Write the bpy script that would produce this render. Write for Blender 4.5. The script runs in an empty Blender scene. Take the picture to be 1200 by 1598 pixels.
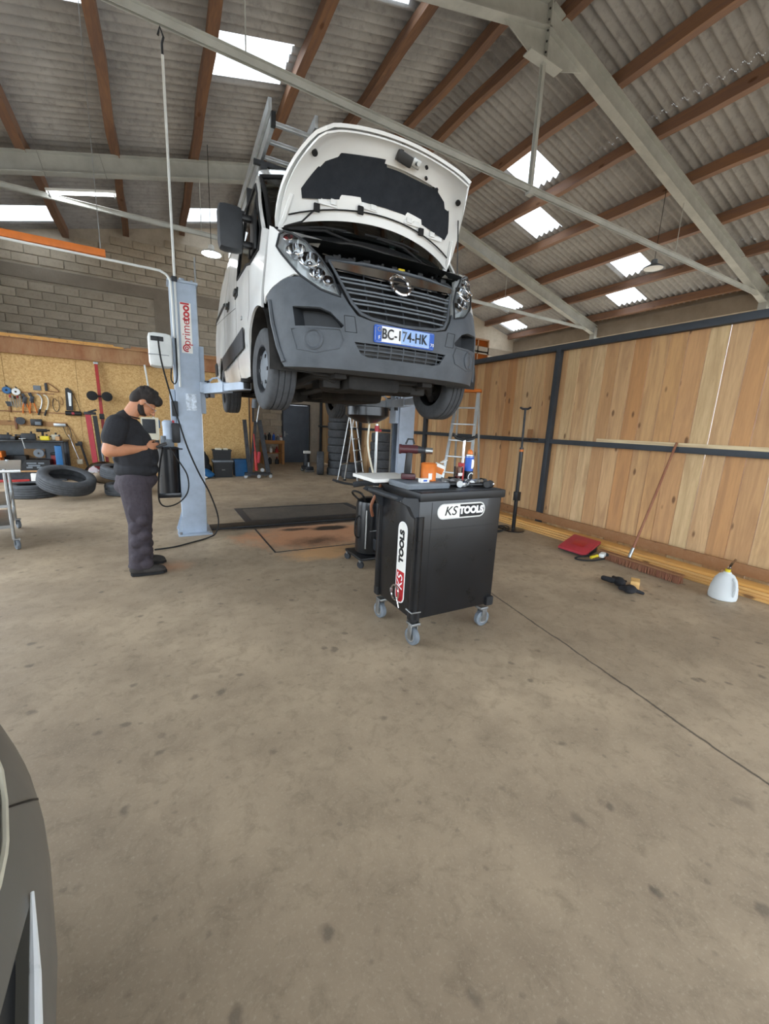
import bpy, bmesh, math, random
from mathutils import Vector, Matrix, Euler
from mathutils.geometry import delaunay_2d_cdt
R = math.radians
random.seed(7)
scene = bpy.context.scene
C = scene.collection

# ---------------------------------------------------------------- camera
def cam_axes(yaw, pitch, roll):
    f = Vector((math.sin(yaw)*math.cos(pitch), math.cos(yaw)*math.cos(pitch), math.sin(pitch)))
    r = Vector((math.cos(yaw), -math.sin(yaw), 0)); u = r.cross(f)
    c, s = math.cos(roll), math.sin(roll)
    return c*r + s*u, -s*r + c*u, f
cr, cu, cf = cam_axes(R(29.44), R(-11.96), R(2.684))
cd = bpy.data.cameras.new('camera'); cam = bpy.data.objects.new('camera', cd); C.objects.link(cam)
cam.matrix_world = Matrix(((cr.x, cu.x, -cf.x, 0), (cr.y, cu.y, -cf.y, 0), (cr.z, cu.z, -cf.z, 1.5), (0, 0, 0, 1)))
cd.sensor_fit = 'HORIZONTAL'; cd.sensor_width = 36; cd.lens = 631.7/1200*36; cd.clip_start = .02; cd.clip_end = 300
scene.camera = cam
# ---------------------------------------------------------------- sky and exposure
w = bpy.data.worlds.new('sky'); scene.world = w; w.use_nodes = True
nt = w.node_tree; bg = nt.nodes['Background']
bg.inputs['Color'].default_value = (.81, .905, 1.0, 1); bg.inputs['Strength'].default_value = 1.0
vs = scene.view_settings
vs.view_transform = 'Standard'; vs.look = 'None'; vs.gamma = 1; vs.use_curve_mapping = False; vs.exposure = 2.55
# ---------------------------------------------------------------- materials
def srgb(h):
    if isinstance(h, str):
        v = [int(h[i:i+2], 16)/255 for i in (0, 2, 4)]
        return tuple(((x/12.92) if x < .04045 else ((x+.055)/1.055)**2.4) for x in v) + (1,)
    return tuple(h) + (1,)
MATS = {}
class NT:
    def __init__(s, m): s.m = m; s.t = m.node_tree; s.b = s.t.nodes['Principled BSDF']
    def n(s, typ, ins=None, **kw):
        nd = s.t.nodes.new(typ)
        for k, v in kw.items(): setattr(nd, k, v)
        for k, v in (ins or {}).items():
            if hasattr(v, 'is_output'): s.t.links.new(v, nd.inputs[k])
            else: nd.inputs[k].default_value = v
        return nd
    def math(s, op, a, b=0.0, c=None):
        ins = {0: a, 1: b}
        if c is not None: ins[2] = c
        return s.n('ShaderNodeMath', ins, operation=op).outputs[0]
    def mix(s, f, a, b, mode='MIX'):
        nd = s.n('ShaderNodeMix', data_type='RGBA', blend_type=mode)
        for k, v in ((0, f), (6, a), (7, b)):
            if hasattr(v, 'is_output'): s.t.links.new(v, nd.inputs[k])
            else: nd.inputs[k].default_value = v
        return nd.outputs[2]
    def coord(s, scale=(1, 1, 1), kind='Object'):
        tc = s.n('ShaderNodeTexCoord'); mp = s.n('ShaderNodeMapping', {'Vector': tc.outputs[kind], 'Scale': scale}); return mp.outputs[0]
    def noise(s, vec, scale, detail=4, rough=.6, dist=0):
        return s.n('ShaderNodeTexNoise', {'Vector': vec, 'Scale': scale, 'Detail': detail, 'Roughness': rough, 'Distortion': dist}).outputs[0]
    def ramp(s, f, p0, p1, c0=(0, 0, 0, 1), c1=(1, 1, 1, 1)):
        nd = s.n('ShaderNodeValToRGB', {0: f}); e = nd.color_ramp.elements
        e[0].position = p0; e[1].position = p1; e[0].color = c0; e[1].color = c1
        return nd.outputs[0]
    def out(s, **kw):
        for k, v in kw.items():
            k = k.replace('_', ' ')
            if hasattr(v, 'is_output'): s.t.links.new(v, s.b.inputs[k])
            else: s.b.inputs[k].default_value = v
    def bump(s, h, strength=.3, dist=.01):
        nd = s.n('ShaderNodeBump', {'Height': h, 'Strength': strength, 'Distance': dist}); s.t.links.new(nd.outputs[0], s.b.inputs['Normal'])
def newmat(name):
    m = bpy.data.materials.new(name); m.use_nodes = True; MATS[name] = m; return NT(m)
def mat(name, col, rough=.5, metal=0, var=.12, scale=8, bump=0, coat=0, trans=0, ior=1.45, emit=0):
    if name in MATS: return MATS[name]
    t = newmat(name); c = srgb(col)
    v = t.coord(); n = t.noise(v, scale, 5)
    lo = tuple(x*(1-var*1.6) for x in c[:3]) + (1,); hi = tuple(min(1, x*(1+var)) for x in c[:3]) + (1,)
    t.out(Base_Color=t.ramp(n, .3, .7, lo, hi), Metallic=metal, IOR=ior)
    t.out(Roughness=t.math('ADD', t.math('MULTIPLY', n, .2), max(0, rough-.1)))
    if bump: t.bump(t.noise(v, scale*6, 3), bump, .004)
    if coat: t.out(Coat_Weight=coat, Coat_Roughness=.06)
    if trans: t.out(Transmission_Weight=trans)
    if emit: t.out(Emission_Color=c, Emission_Strength=emit)
    return t.m
mat('black_plastic', '191a1c', .42, 0, .2, 12); mat('dark_plastic', '2c2f33', .5, 0, .15, 12)
mat('black_paint', '0f1115', .3, 0, .25, 6, coat=.2); mat('black_rubber', '1d1d1e', .8, 0, .15, 25, .15)
mat('tyre', '4b4d50', .8, 0, .2, 14, .2); mat('steel', 'a8abac', .35, .9, .15, 10); mat('chrome', 'dcdde0', .12, 1, .03, 5)
mat('alu', 'c3c7c8', .35, .85, .1, 9); mat('dark_steel', '3c3e42', .5, .4, .25, 9); mat('frame_paint', 'b7bbb8', .55, 0, .12, 2.5)
mat('lift_grey', 'a9b6c6', .45, 0, .1, 5); mat('white_paint', 'f0f2f1', .2, 0, .03, 2, coat=.5); mat('white_plastic', 'dcdfdd', .45, 0, .06, 8)
mat('maroon', '4a2327', .4, 0, .15, 9); mat('lamp_shell', 'eceeee', .3, .0, .05, 9); mat('red_paint', 'a62a28', .4, 0, .15, 9); mat('red_plastic', 'a8323c', .5, 0, .1, 9); mat('orange', 'd5742a', .5, 0, .1, 9)
mat('blue_plastic', '1f5f93', .45, 0, .12, 7); mat('cream', 'd8d2bd', .5, 0, .08, 9); mat('yellow', 'd8c22a', .5)
mat('bumper_grey', '565b61', .6, 0, .14, 7, .08); mat('underbody', '2b2927', .75, .1, .4, 8, .2); mat('grey_plastic', '6d747b', .55, 0, .12, 9)
mat('cardboard', 'a5815a', .8, 0, .12, 10); mat('paper', 'e6e4de', .7, 0, .05, 9); mat('fence_steel', '3a3f45', .5, .2, .12, 6)
mat('white_ink', 'f1f1f1', .5, 0, .03); mat('black_ink', '101114', .5, 0, .05); mat('blue_ink', '1c55b4', .45, 0, .05); mat('red_ink', 'b52026', .45, 0, .08)
mat('skin', 'c08563', .5, 0, .08, 14)
def wood_mat(name, cols, ax='Z', scale=1.0, rough=.65, knots=True, rand=True):
    t = newmat(name)
    oi = t.n('ShaderNodeObjectInfo'); tc = t.n('ShaderNodeTexCoord')
    off = t.n('ShaderNodeVectorMath', {0: tc.outputs['Object']}, operation='ADD')
    cmb = t.n('ShaderNodeCombineXYZ', {0: t.math('MULTIPLY', oi.outputs['Random'], 37), 1: t.math('MULTIPLY', oi.outputs['Random'], 91), 2: t.math('MULTIPLY', oi.outputs['Random'], 53)})
    t.t.links.new(cmb.outputs[0], off.inputs[1])
    s = {'X': (.09, 1, 1), 'Y': (1, .09, 1), 'Z': (1, 1, .09)}[ax]
    mp = t.n('ShaderNodeMapping', {'Vector': off.outputs[0], 'Scale': tuple(q*scale for q in s)})
    n1 = t.noise(mp.outputs[0], 9, 5, .6, 1.2); n2 = t.noise(mp.outputs[0], 60, 3, .6, .4)
    rmp = t.n('ShaderNodeValToRGB', {0: oi.outputs['Random']}); e = rmp.color_ramp.elements
    e[0].color = srgb(cols[0]); e[1].color = srgb(cols[-1]); e[0].position = 0; e[1].position = 1
    for i, c in enumerate(cols[1:-1]): q = e.new((i+1)/(len(cols)-1)); q.color = srgb(c)
    base = rmp.outputs[0]
    c = t.mix(t.ramp(n1, .42, .66), base, t.mix(.5, base, (.33, .17, .08, 1)))
    c = t.mix(t.math('MULTIPLY', t.ramp(n2, .45, .75), .3), c, (.38, .2, .09, 1))
    if knots:
        k = t.n('ShaderNodeMapping', {'Vector': off.outputs[0], 'Scale': tuple((1 if q == 1 else .42)*scale for q in s)})
        vo = t.n('ShaderNodeTexVoronoi', {'Vector': k.outputs[0], 'Scale': 5.2, 'Randomness': 1.0})
        c = t.mix(t.ramp(vo.outputs['Distance'], .075, .13, (.8, .8, .8, 1), (0, 0, 0, 1)), c, srgb('5d3a20'))
    t.out(Base_Color=c, Roughness=rough); t.bump(n2, .15, .003)
    return t.m
wood_mat('fence_wood', ['bf8d5c', 'd8b283', 'cfa16c', 'dcbd90', 'c99562', 'd6b484', 'bd8350', 'd8b686', 'd9bd8f'], 'Z')
wood_mat('pale_wood', ['e2cfa8', 'dcc79c'], 'Y'); wood_mat('lumber', ['dcab61', 'd39c4f', 'e0b670', 'cb9049'], 'Y')
wood_mat('purlin_wood', ['74594a', '866859', '62493e', '7c5f50'], 'Y', .7)
wood_mat('old_wood', ['9a6f47', '7f5535', 'b3854f'], 'X')
wood_mat('handle_wood', ['7c4a33', '84503a'], 'Z', 2, knots=False)
wood_mat('bench_wood', ['a8763f', 'b58149'], 'X')
def concrete():
    t = newmat('floor_concrete'); v = t.coord()
    big = t.noise(v, .55, 6, .62); mid = t.noise(v, 2.6, 6, .65); fine = t.noise(v, 38, 4, .7)
    c = t.ramp(big, .34, .66, srgb('8d7c68'), srgb('bba78c'))
    c = t.mix(t.math('MULTIPLY', t.ramp(mid, .45, .68), .5), c, srgb('796855'))
    c = t.mix(t.math('MULTIPLY', fine, .35), c, srgb('af9c81'))
    c = t.mix(t.math('MULTIPLY', t.ramp(t.noise(v, 11, 7, .75, .6), .5, .68), .45), c, srgb('70624f'))
    c = t.mix(t.math('MULTIPLY', t.ramp(t.noise(v, 90, 3, .7), .55, .7), .35), c, srgb('c4b49c'))
    # dark oil drips: sparse voronoi cells
    for sc, lim, dens, op in ((2.6, .1, .55, .5), (7.0, .2, .55, .5), (15.0, .2, .7, .3), (1.3, .055, .4, .4)):
        w_ = t.n('ShaderNodeVectorMath', {0: v, 1: t.n('ShaderNodeVectorMath', {0: t.n('ShaderNodeTexNoise', {'Vector': v, 'Scale': sc*3.1, 'Detail': 3}).outputs['Color'], 1: (.32/sc, .32/sc, 0)}, operation='MULTIPLY').outputs[0]}, operation='ADD')
        vo = t.n('ShaderNodeTexVoronoi', {'Vector': w_.outputs[0], 'Scale': sc, 'Randomness': 1.0})
        sel = t.math('GREATER_THAN', t.n('ShaderNodeSeparateColor', {0: vo.outputs['Color']}).outputs[0], dens)
        edge = t.ramp(vo.outputs['Distance'], lim*.45, lim, (1, 1, 1, 1), (0, 0, 0, 1))
        c = t.mix(t.math('MULTIPLY', t.math('MULTIPLY', edge, sel), op), c, srgb('3f3a34'))
    sep = t.n('ShaderNodeSeparateXYZ', {0: v}); X, Y = sep.outputs[0], sep.outputs[1]
    # the slab joint running towards the camera
    ln = t.math('SUBTRACT', X, t.math('ADD', t.math('MULTIPLY', Y, .17), 2.235))
    ln = t.math('ABSOLUTE', t.math('ADD', ln, t.math('MULTIPLY', t.math('SUBTRACT', t.noise(v, 5, 4), .5), .05)))
    near = t.ramp(Y, .0, 1.0); ny = t.math('LESS_THAN', Y, 3.2)
    c = t.mix(t.math('MULTIPLY', t.ramp(ln, .003, .011, (.85, .85, .85, 1), (0, 0, 0, 1)), ny), c, srgb('2d2823'))
    # absorbent granules and oil spilt between the posts
    def blob(cx, cy, rx, ry, soft, sc=5.0, amp=1.1):
        dx = t.math('DIVIDE', t.math('SUBTRACT', X, cx), rx); dy = t.math('DIVIDE', t.math('SUBTRACT', Y, cy), ry)
        d = t.math('SQRT', t.math('ADD', t.math('MULTIPLY', dx, dx), t.math('MULTIPLY', dy, dy)))
        d = t.math('ADD', d, t.math('MULTIPLY', t.math('SUBTRACT', t.noise(v, sc, 9, .78), .5), amp*1.25))
        return t.ramp(d, 1-soft, 1.0, (1, 1, 1, 1), (0, 0, 0, 1))
    OR = srgb('d59a72'); OIL = srgb('1d1815')
    for a, col, op in ((blob(2.1, 6.9, 2.0, 1.3, .8, 1.4, 1.2), srgb('5b5147'), .6), (blob(1.9, 5.15, 1.2, .75, .5), OR, .85), (blob(1.7, 4.35, .62, .3, .5), srgb('d8a774'), .8), (blob(2.5, 4.4, .8, .35, .6), srgb('7a6a4a'), .6), (blob(.05, 4.45, .25, .22, .9), OR, .55),
                       (blob(.95, 5.3, .28, .2, .6), OR, .6), (blob(1.75, 4.85, .5, .25, .9, 6, 1.3), OIL, .75), (blob(2.15, 5.42, .34, .15, .4, 6, .6), OIL, .95), (blob(1.65, 5.5, .28, .09, .5, 6, .8), OIL, .85), (blob(1.9, 5.78, 1.5, .16, .4, 4, .8), OIL, .95), (blob(2.2, 6.3, 1.3, .35, .6, 3, 1.2), OIL, .7)):
        c = t.mix(t.math('MULTIPLY', a, op), c, col)
    t.out(Base_Color=c, Roughness=t.math('ADD', .45, t.math('MULTIPLY', mid, .4)))
    t.bump(t.math('ADD', fine, t.math('MULTIPLY', mid, .5)), .15, .006)
concrete()
def generic(name, c0, c1, scale, rough, bump=.3, c2=None, stretch=(1, 1, 1), detail=6):
    t = newmat(name); v = t.coord(stretch); n = t.noise(v, scale, detail, .65); n2 = t.noise(v, scale*7, 4, .7)
    c = t.ramp(n, .32, .68, srgb(c0), srgb(c1))
    if c2: c = t.mix(t.math('MULTIPLY', t.ramp(n2, .5, .72), .55), c, srgb(c2))
    oi = t.n('ShaderNodeObjectInfo'); hv = t.n('ShaderNodeHueSaturation', {'Color': c, 'Value': t.math('ADD', .88, t.math('MULTIPLY', oi.outputs['Random'], .24))})
    t.out(Base_Color=hv.outputs[0], Roughness=rough); t.bump(n2, bump, .01); return t.m
generic('roof_sheet', '959595', 'adadad', 1.2, .85, .25, '787776'); generic('block', 'a39785', 'b9ad9a', 2.5, .9, .5, '8b7f70')
generic('mortar', 'aaa091', 'c0b6a6', 3, .9, .4); generic('band_concrete', '857a6c', '958a7b', 2, .9, .4); generic('plate_steel', '47433e', '5d564d', 3, .55, .2, '2a2623')
generic('rust_beam', '8d5a38', 'b08f68', 1.6, .75, .3, '7a4526', (1, 1, .35)); generic('fabric_black', '17171a', '202126', 9, .85, .4); generic('trousers', '393238', '4b444b', 5, .9, .5, '2f2b33')
generic('insulation', '20242b', '2c3138', 9, .95, .5); generic('hair', '1b1513', '2e241f', 22, .7, .8); generic('door_paint', '4d5866', '5d6876', 2, .5, .1)
generic('car_grey', '6b6963', '716f69', 2, .35, .02); generic('shoe', '2f2c2a', '413c38', 8, .8, .4)
def osb():
    t = newmat('osb'); v = t.coord((1, 1, 1)); vo = t.n('ShaderNodeTexVoronoi', {'Vector': t.n('ShaderNodeVectorMath', {0: v, 1: t.n('ShaderNodeVectorMath', {0: t.n('ShaderNodeTexNoise', {'Vector': v, 'Scale': 22.0}).outputs['Color'], 1: (.05, .05, .05)}, operation='MULTIPLY').outputs[0]}, operation='ADD').outputs[0], 'Scale': 42.0})
    r = t.n('ShaderNodeSeparateColor', {0: vo.outputs['Color']}).outputs[0]
    c = t.ramp(r, 0, 1, srgb('b48d55'), srgb('d8b67e')); c = t.mix(t.math('MULTIPLY', t.noise(v, 2, 4), .35), c, srgb('c49a5c'))
    t.out(Base_Color=c, Roughness=.7); t.bump(r, .15, .002)
osb()
def glass(name, tint, rough=.02):
    t = newmat(name); t.out(Base_Color=srgb(tint), Roughness=rough, Transmission_Weight=.9, IOR=1.2, Specular_IOR_Level=.8)
glass('car_glass', '9fb0ae'); glass('clear_plastic', 'd9d6cf', .25)
def translucent(name, col, dif=.15):
    m = bpy.data.materials.new(name); m.use_nodes = True; MATS[name] = m; t = m.node_tree
    tr = t.nodes.new('ShaderNodeBsdfTranslucent'); df = t.nodes.new('ShaderNodeBsdfDiffuse'); mx = t.nodes.new('ShaderNodeMixShader'); no = t.nodes.new('ShaderNodeTexNoise')
    no.inputs['Scale'].default_value = 1.5; rp = t.nodes.new('ShaderNodeValToRGB'); rp.color_ramp.elements[0].color = tuple(x*.85 for x in srgb(col)[:3]) + (1,); rp.color_ramp.elements[1].color = srgb(col)
    t.links.new(no.outputs[0], rp.inputs[0])
    for n in (tr, df): t.links.new(rp.outputs[0], n.inputs[0])
    mx.inputs[0].default_value = dif; t.links.new(tr.outputs[0], mx.inputs[1]); t.links.new(df.outputs[0], mx.inputs[2]); t.links.new(mx.outputs[0], t.nodes['Material Output'].inputs[0])
translucent('skylight_sheet', 'f4f6f6'); translucent('jug_plastic', 'eef2f3', .65); translucent('orange_pane', 'd9914a')

# ---------------------------------------------------------------- mesh helpers
class MB:
    def __init__(s): s.v = []; s.f = []
    def add(s, vs_, fs, M=None):
        b = len(s.v)
        s.v += [tuple(M @ Vector(p)) if M else tuple(p) for p in vs_]; s.f += [tuple(b+i for i in f) for f in fs]; return s
    def box(s, c, d, bev=0, rot=None):
        hx, hy, hz = d[0]/2, d[1]/2, d[2]/2
        M = Matrix.Translation(c) @ (Euler(rot).to_matrix().to_4x4() if rot else Matrix())
        if not bev:
            vs_ = [(x*hx, y*hy, z*hz) for x in (-1, 1) for y in (-1, 1) for z in (-1, 1)]
            return s.add(vs_, [(0, 1, 3, 2), (4, 6, 7, 5), (0, 4, 5, 1), (2, 3, 7, 6), (0, 2, 6, 4), (1, 5, 7, 3)], M)
        bm = bmesh.new(); bmesh.ops.create_cube(bm, size=1)
        for v in bm.verts: v.co = (v.co.x*d[0], v.co.y*d[1], v.co.z*d[2])
        bmesh.ops.bevel(bm, geom=bm.edges[:], offset=min(bev, hx*.9, hy*.9, hz*.9), segments=2, affect='EDGES', profile=.6)
        bm.verts.index_update(); s.add([v.co for v in bm.verts], [[v.index for v in f.verts] for f in bm.faces], M); bm.free(); return s
    def bb(s, x0, x1, y0, y1, z0, z1, bev=0): return s.box(((x0+x1)/2, (y0+y1)/2, (z0+z1)/2), (x1-x0, y1-y0, z1-z0), bev)
    def beam(s, a, b, w_, h, up=(0, 0, 1)):
        a, b = Vector(a), Vector(b); d = (b-a).normalized(); sd = d.cross(Vector(up)).normalized(); u = sd.cross(d)
        q = [a+sd*i*w_/2+u*j*h/2 for i, j in ((-1, -1), (1, -1), (1, 1), (-1, 1))] + [b+sd*i*w_/2+u*j*h/2 for i, j in ((-1, -1), (1, -1), (1, 1), (-1, 1))]
        return s.add(q, [(3, 2, 1, 0), (4, 5, 6, 7), (0, 1, 5, 4), (1, 2, 6, 5), (2, 3, 7, 6), (3, 0, 4, 7)])
    def cyl(s, a, b, r0, r1=None, n=14, cap=True):
        a, b = Vector(a), Vector(b); r1 = r0 if r1 is None else r1; d = (b-a).normalized()
        x = d.orthogonal().normalized(); y = d.cross(x)
        vs_ = [p+(x*math.cos(2*math.pi*i/n)+y*math.sin(2*math.pi*i/n))*r for p, r in ((a, r0), (b, r1)) for i in range(n)]
        fs = [(i, (i+1) % n, n+(i+1) % n, n+i) for i in range(n)]
        if cap: fs += [tuple(range(n-1, -1, -1)), tuple(range(n, 2*n))]
        return s.add(vs_, fs)
    def lathe(s, prof, c=(0, 0, 0), axis=(0, 0, 1), n=20, M=None):
        d = Vector(axis).normalized(); x = d.orthogonal().normalized(); y = d.cross(x); c = Vector(c)
        vs_ = []; m = len(prof)
        for i in range(n):
            a = 2*math.pi*i/n
            for r, h in prof: vs_.append(c+d*h+(x*math.cos(a)+y*math.sin(a))*max(r, 1e-5))
        fs = [(i*m+j, ((i+1) % n)*m+j, ((i+1) % n)*m+j+1, i*m+j+1) for i in range(n) for j in range(m-1)]
        return s.add(vs_, fs, M)
    def sphere(s, c, r, n=12, m=8):
        rx, ry, rz = (r, r, r) if not hasattr(r, '__len__') else r
        vs_ = []; fs = []
        for j in range(m+1):
            th = math.pi*j/m
            for i in range(n): a = 2*math.pi*i/n; vs_.append((c[0]+rx*math.sin(th)*math.cos(a), c[1]+ry*math.sin(th)*math.sin(a), c[2]+rz*math.cos(th)))
        for j in range(m):
            for i in range(n): fs.append((j*n+i, (j+1)*n+i, (j+1)*n+(i+1) % n, j*n+(i+1) % n))
        return s.add(vs_, fs)
    def tube(s, pts, r, n=8, closed=False):
        P = [Vector(p) for p in pts]; m = len(P); rr = r if hasattr(r, '__len__') else [r]*m
        x = None; vs_ = []
        for i in range(m):
            if closed: d = P[(i+1) % m]-P[i-1]
            else: d = P[min(i+1, m-1)]-P[max(i-1, 0)]
            d.normalize()
            if x is None: x = d.orthogonal().normalized()
            else: x = (x-d*x.dot(d)).normalized()
            y = d.cross(x)
            vs_ += [P[i]+(x*math.cos(2*math.pi*k/n)+y*math.sin(2*math.pi*k/n))*rr[i] for k in range(n)]
        fs = [(i*n+k, i*n+(k+1) % n, ((i+1) % m)*n+(k+1) % n, ((i+1) % m)*n+k) for i in range(m if closed else m-1) for k in range(n)]
        if not closed: fs += [tuple(range(n-1, -1, -1)), tuple((m-1)*n+k for k in range(n))]
        return s.add(vs_, fs)
    def prism(s, poly, t, M=None):
        n = len(poly)
        vs_ = [(x, y, -t/2) for x, y in poly] + [(x, y, t/2) for x, y in poly]
        return s.add(vs_, [tuple(range(n-1, -1, -1)), tuple(range(n, 2*n))] + [(i, (i+1) % n, n+(i+1) % n, n+i) for i in range(n)], M)
    def mesh(s, name, smooth=35):
        me = bpy.data.meshes.new(name); me.from_pydata(s.v, [], s.f)
        bm = bmesh.new(); bm.from_mesh(me); bmesh.ops.recalc_face_normals(bm, faces=bm.faces[:]); bm.to_mesh(me); bm.free()
        if smooth: me.shade_smooth(); me.set_sharp_from_angle(angle=R(smooth))
        return me
def smoothpath(pts, k=6, closed=False):
    P = [Vector(p) for p in pts]; out = []; n = len(P)
    for i in range(n if closed else n-1):
        g = lambda j: P[j % n] if closed else P[max(0, min(n-1, j))]
        p0, p1, p2, p3 = g(i-1), g(i), g(i+1), g(i+2)
        for q in range(k):
            t = q/k; out.append(.5*((2*p1)+(p2-p0)*t+(2*p0-5*p1+4*p2-p3)*t*t+(3*p1-p0-3*p2+p3)*t*t*t))
    if not closed: out.append(P[-1])
    return out
def link(name, me, m=None, parent=None):
    o = bpy.data.objects.new(name, me); C.objects.link(o)
    if m: 
        if not me.materials: me.materials.append(MATS[m])
    if parent: o.parent = parent
    return o
def obj(name, mb, m, parent=None, smooth=35): return link(name, mb.mesh(name, smooth), m, parent)
def tag(o, label=None, cat=None, group=None, kind=None):
    for k, v in (('label', label), ('category', cat), ('group', group), ('kind', kind)):
        if v: o[k] = v
    return o
def thing(name, label, cat, loc=(0, 0, 0), rz=0, group=None, kind=None):
    o = bpy.data.objects.new(name, None); C.objects.link(o); o.empty_display_size = .1
    o.location = loc; o.rotation_euler = (0, 0, rz) if not hasattr(rz, '__len__') else rz
    return tag(o, label, cat, group, kind)
def kids(o): return [c for c in bpy.data.objects if c.parent == o]
def copy_tree(o, loc=None, rz=None, label=None, parent=None):
    c = o.copy(); C.objects.link(c); c.parent = parent
    if loc: c.location = loc
    if rz is not None: c.rotation_euler = (0, 0, rz) if not hasattr(rz, '__len__') else rz
    if label: c['label'] = label
    for k in kids(o): copy_tree(k, parent=c)
    return c
def pip(p, poly):
    x, y = p; r = False; n = len(poly); j = n-1
    for i in range(n):
        xi, yi = poly[i]; xj, yj = poly[j]
        if (yi > y) != (yj > y) and x < (xj-xi)*(y-yi)/(yj-yi)+xi: r = not r
        j = i
    return r
def densify(poly, step):
    out = []
    for i in range(len(poly)):
        a, b = Vector(poly[i]), Vector(poly[(i+1) % len(poly)]); n = max(1, int((b-a).length/step))
        out += [tuple(a.lerp(b, k/n)) for k in range(n)]
    return out
def panel(outer, holes, step, fn, thick=0, mb=None):
    """flat polygon with holes, triangulated finely and lifted onto a curved surface by fn(a,b)->xyz"""
    outer = densify(outer, step); holes = [densify(h, step) for h in holes]
    pts = []; edges = []
    for lp in [outer]+holes:
        b = len(pts); pts += [Vector(p) for p in lp]; edges += [(b+i, b+(i+1) % len(lp)) for i in range(len(lp))]
    xs = [p[0] for p in outer]; ys = [p[1] for p in outer]
    x = min(xs)+step/2
    while x < max(xs):
        y = min(ys)+step/2
        while y < max(ys):
            if pip((x, y), outer) and not any(pip((x, y), h) for h in holes):
                if min((Vector((x, y))-q).length_squared for q in pts[:sum(map(len, holes))+len(outer)]) > (step*.45)**2: pts.append(Vector((x, y)))
            y += step
        x += step
    V, E_, F, *_ = delaunay_2d_cdt(pts, edges, [], 0, 1e-6)
    fs = []
    for f in F:
        c = sum((V[i] for i in f), Vector((0, 0)))/len(f)
        if pip(c, outer) and not any(pip(c, h) for h in holes): fs.append(tuple(f))
    mb = mb or MB(); top = [Vector(fn(p.x, p.y)) for p in V]
    if not thick: return mb.add(top, fs)
    # thickness along the vertex normals
    N = [Vector() for _ in top]
    for f in fs:
        n_ = (top[f[1]]-top[f[0]]).cross(top[f[2]]-top[f[0]])
        for i in f: N[i] += n_
    bot = [p-(n_.normalized()*thick if n_.length else Vector()) for p, n_ in zip(top, N)]
    k = len(top); cnt = {}
    for f in fs:
        for i in range(3):
            e = (f[i], f[(i+1) % 3]); cnt[e] = 1
    side = [(a, b, k+b, k+a) for (a, b) in cnt if (b, a) not in cnt]
    return mb.add(top+bot, fs+[tuple(k+i for i in reversed(f)) for f in fs]+side)
def text_mesh(s_, size, depth=.001, bold=0, shear=0, spacing=1):
    cu_ = bpy.data.curves.new('t', 'FONT'); cu_.body = s_; cu_.size = size; cu_.extrude = depth; cu_.offset = bold; cu_.align_x = 'CENTER'; cu_.align_y = 'CENTER'; cu_.shear = shear; cu_.space_character = spacing
    o = bpy.data.objects.new('t', cu_); C.objects.link(o); dg = bpy.context.evaluated_depsgraph_get()
    me = bpy.data.meshes.new_from_object(o.evaluated_get(dg)); bpy.data.objects.remove(o); return me
def lettering(name, s_, size, m, parent, M, bold=0, shear=0, spacing=1, sx=1):
    me = text_mesh(s_, size, .0012, bold, shear, spacing); me.materials.clear(); me.transform(M @ Matrix.Diagonal((sx, 1, 1, 1)))
    return link(name, me, m, parent)
def rrect(w_, h, r, n=5, cx=0, cy=0):
    out = []
    for sx, sy, a0 in ((1, 1, 0), (-1, 1, 90), (-1, -1, 180), (1, -1, 270)):
        for k in range(n+1): a = R(a0+90*k/n); out.append((cx+sx*(w_/2-r)+r*math.cos(a), cy+sy*(h/2-r)+r*math.sin(a)))
    return out
# ================================================================ the building
S_ = .25; RX = 5.75; RZ = 8.25
def roofz(x): return RZ-S_*abs(x-RX)
fl_ = MB(); fl_.add([(-30, -30, 0), (40, -30, 0), (40, 30, 0), (-30, 30, 0)], [(0, 1, 2, 3)])
tag(obj('floor', fl_, 'floor_concrete', smooth=0), kind='structure')
# corrugated roof with translucent sheets let in
PITCH = .177; AMP = .044; Y0, Y1 = -4.0, 15.35
SKY = [(1.17, 2.31, 7.73, 8.66), (-3.1, -2.0, 13.75, 14.68), (1.16, 2.3, 13.78, 14.7), (-1.75, -.5, 6.8, 7.73), (2.75, 3.75, 5.73, 6.64), (7.72, 8.75, 7.78, 8.68), (9.2, 10.2, 8.8, 9.72), (12.24, 13.15, 7.82, 8.68), (13.7, 14.62, 8.76, 9.7), (12.26, 13.15, 12.82, 13.7), (13.7, 14.63, 13.83, 14.76), (1.17, 2.31, 2.0, 2.9), (9.2, 10.2, 2.0, 2.9), (12.24, 13.15, 2.8, 3.7), (-1.75, -.5, 1.0, 1.9)]
def corr(mb, x0, x1, y0, y1, dz=0):
    n = max(2, round((y1-y0)/PITCH*8)); vs_ = []
    for i in range(n+1):
        y = y0+(y1-y0)*i/n; z = AMP*math.sin(2*math.pi*y/PITCH)
        for x in (x0, x1): vs_.append((x, y, roofz(x)+AMP+z+dz))
    mb.add(vs_, [(2*i, 2*i+1, 2*i+3, 2*i+2) for i in range(n)])
ceil = MB()
for lo, hi in ((-4.1, RX), (RX, 15.6)):
    xs = sorted({lo, hi} | {q for s in SKY for q in s[:2] if lo < q < hi})
    for a, b in zip(xs, xs[1:]):
        cuts = sorted((s[2], s[3]) for s in SKY if s[0] <= a+1e-4 and s[1] >= b-1e-4)
        y = Y0
        for c0, c1 in cuts+[(Y1, Y1)]:
            if c0 > y: corr(ceil, a, b, y, c0)
            y = c1
ceiling = tag(obj('ceiling', ceil, 'roof_sheet', smooth=60), kind='structure')
for s in SKY:
    mb = MB(); corr(mb, *s, dz=.004); obj('skylight_sheet', mb, 'skylight_sheet', ceiling, 60)
rc = MB()
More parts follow.
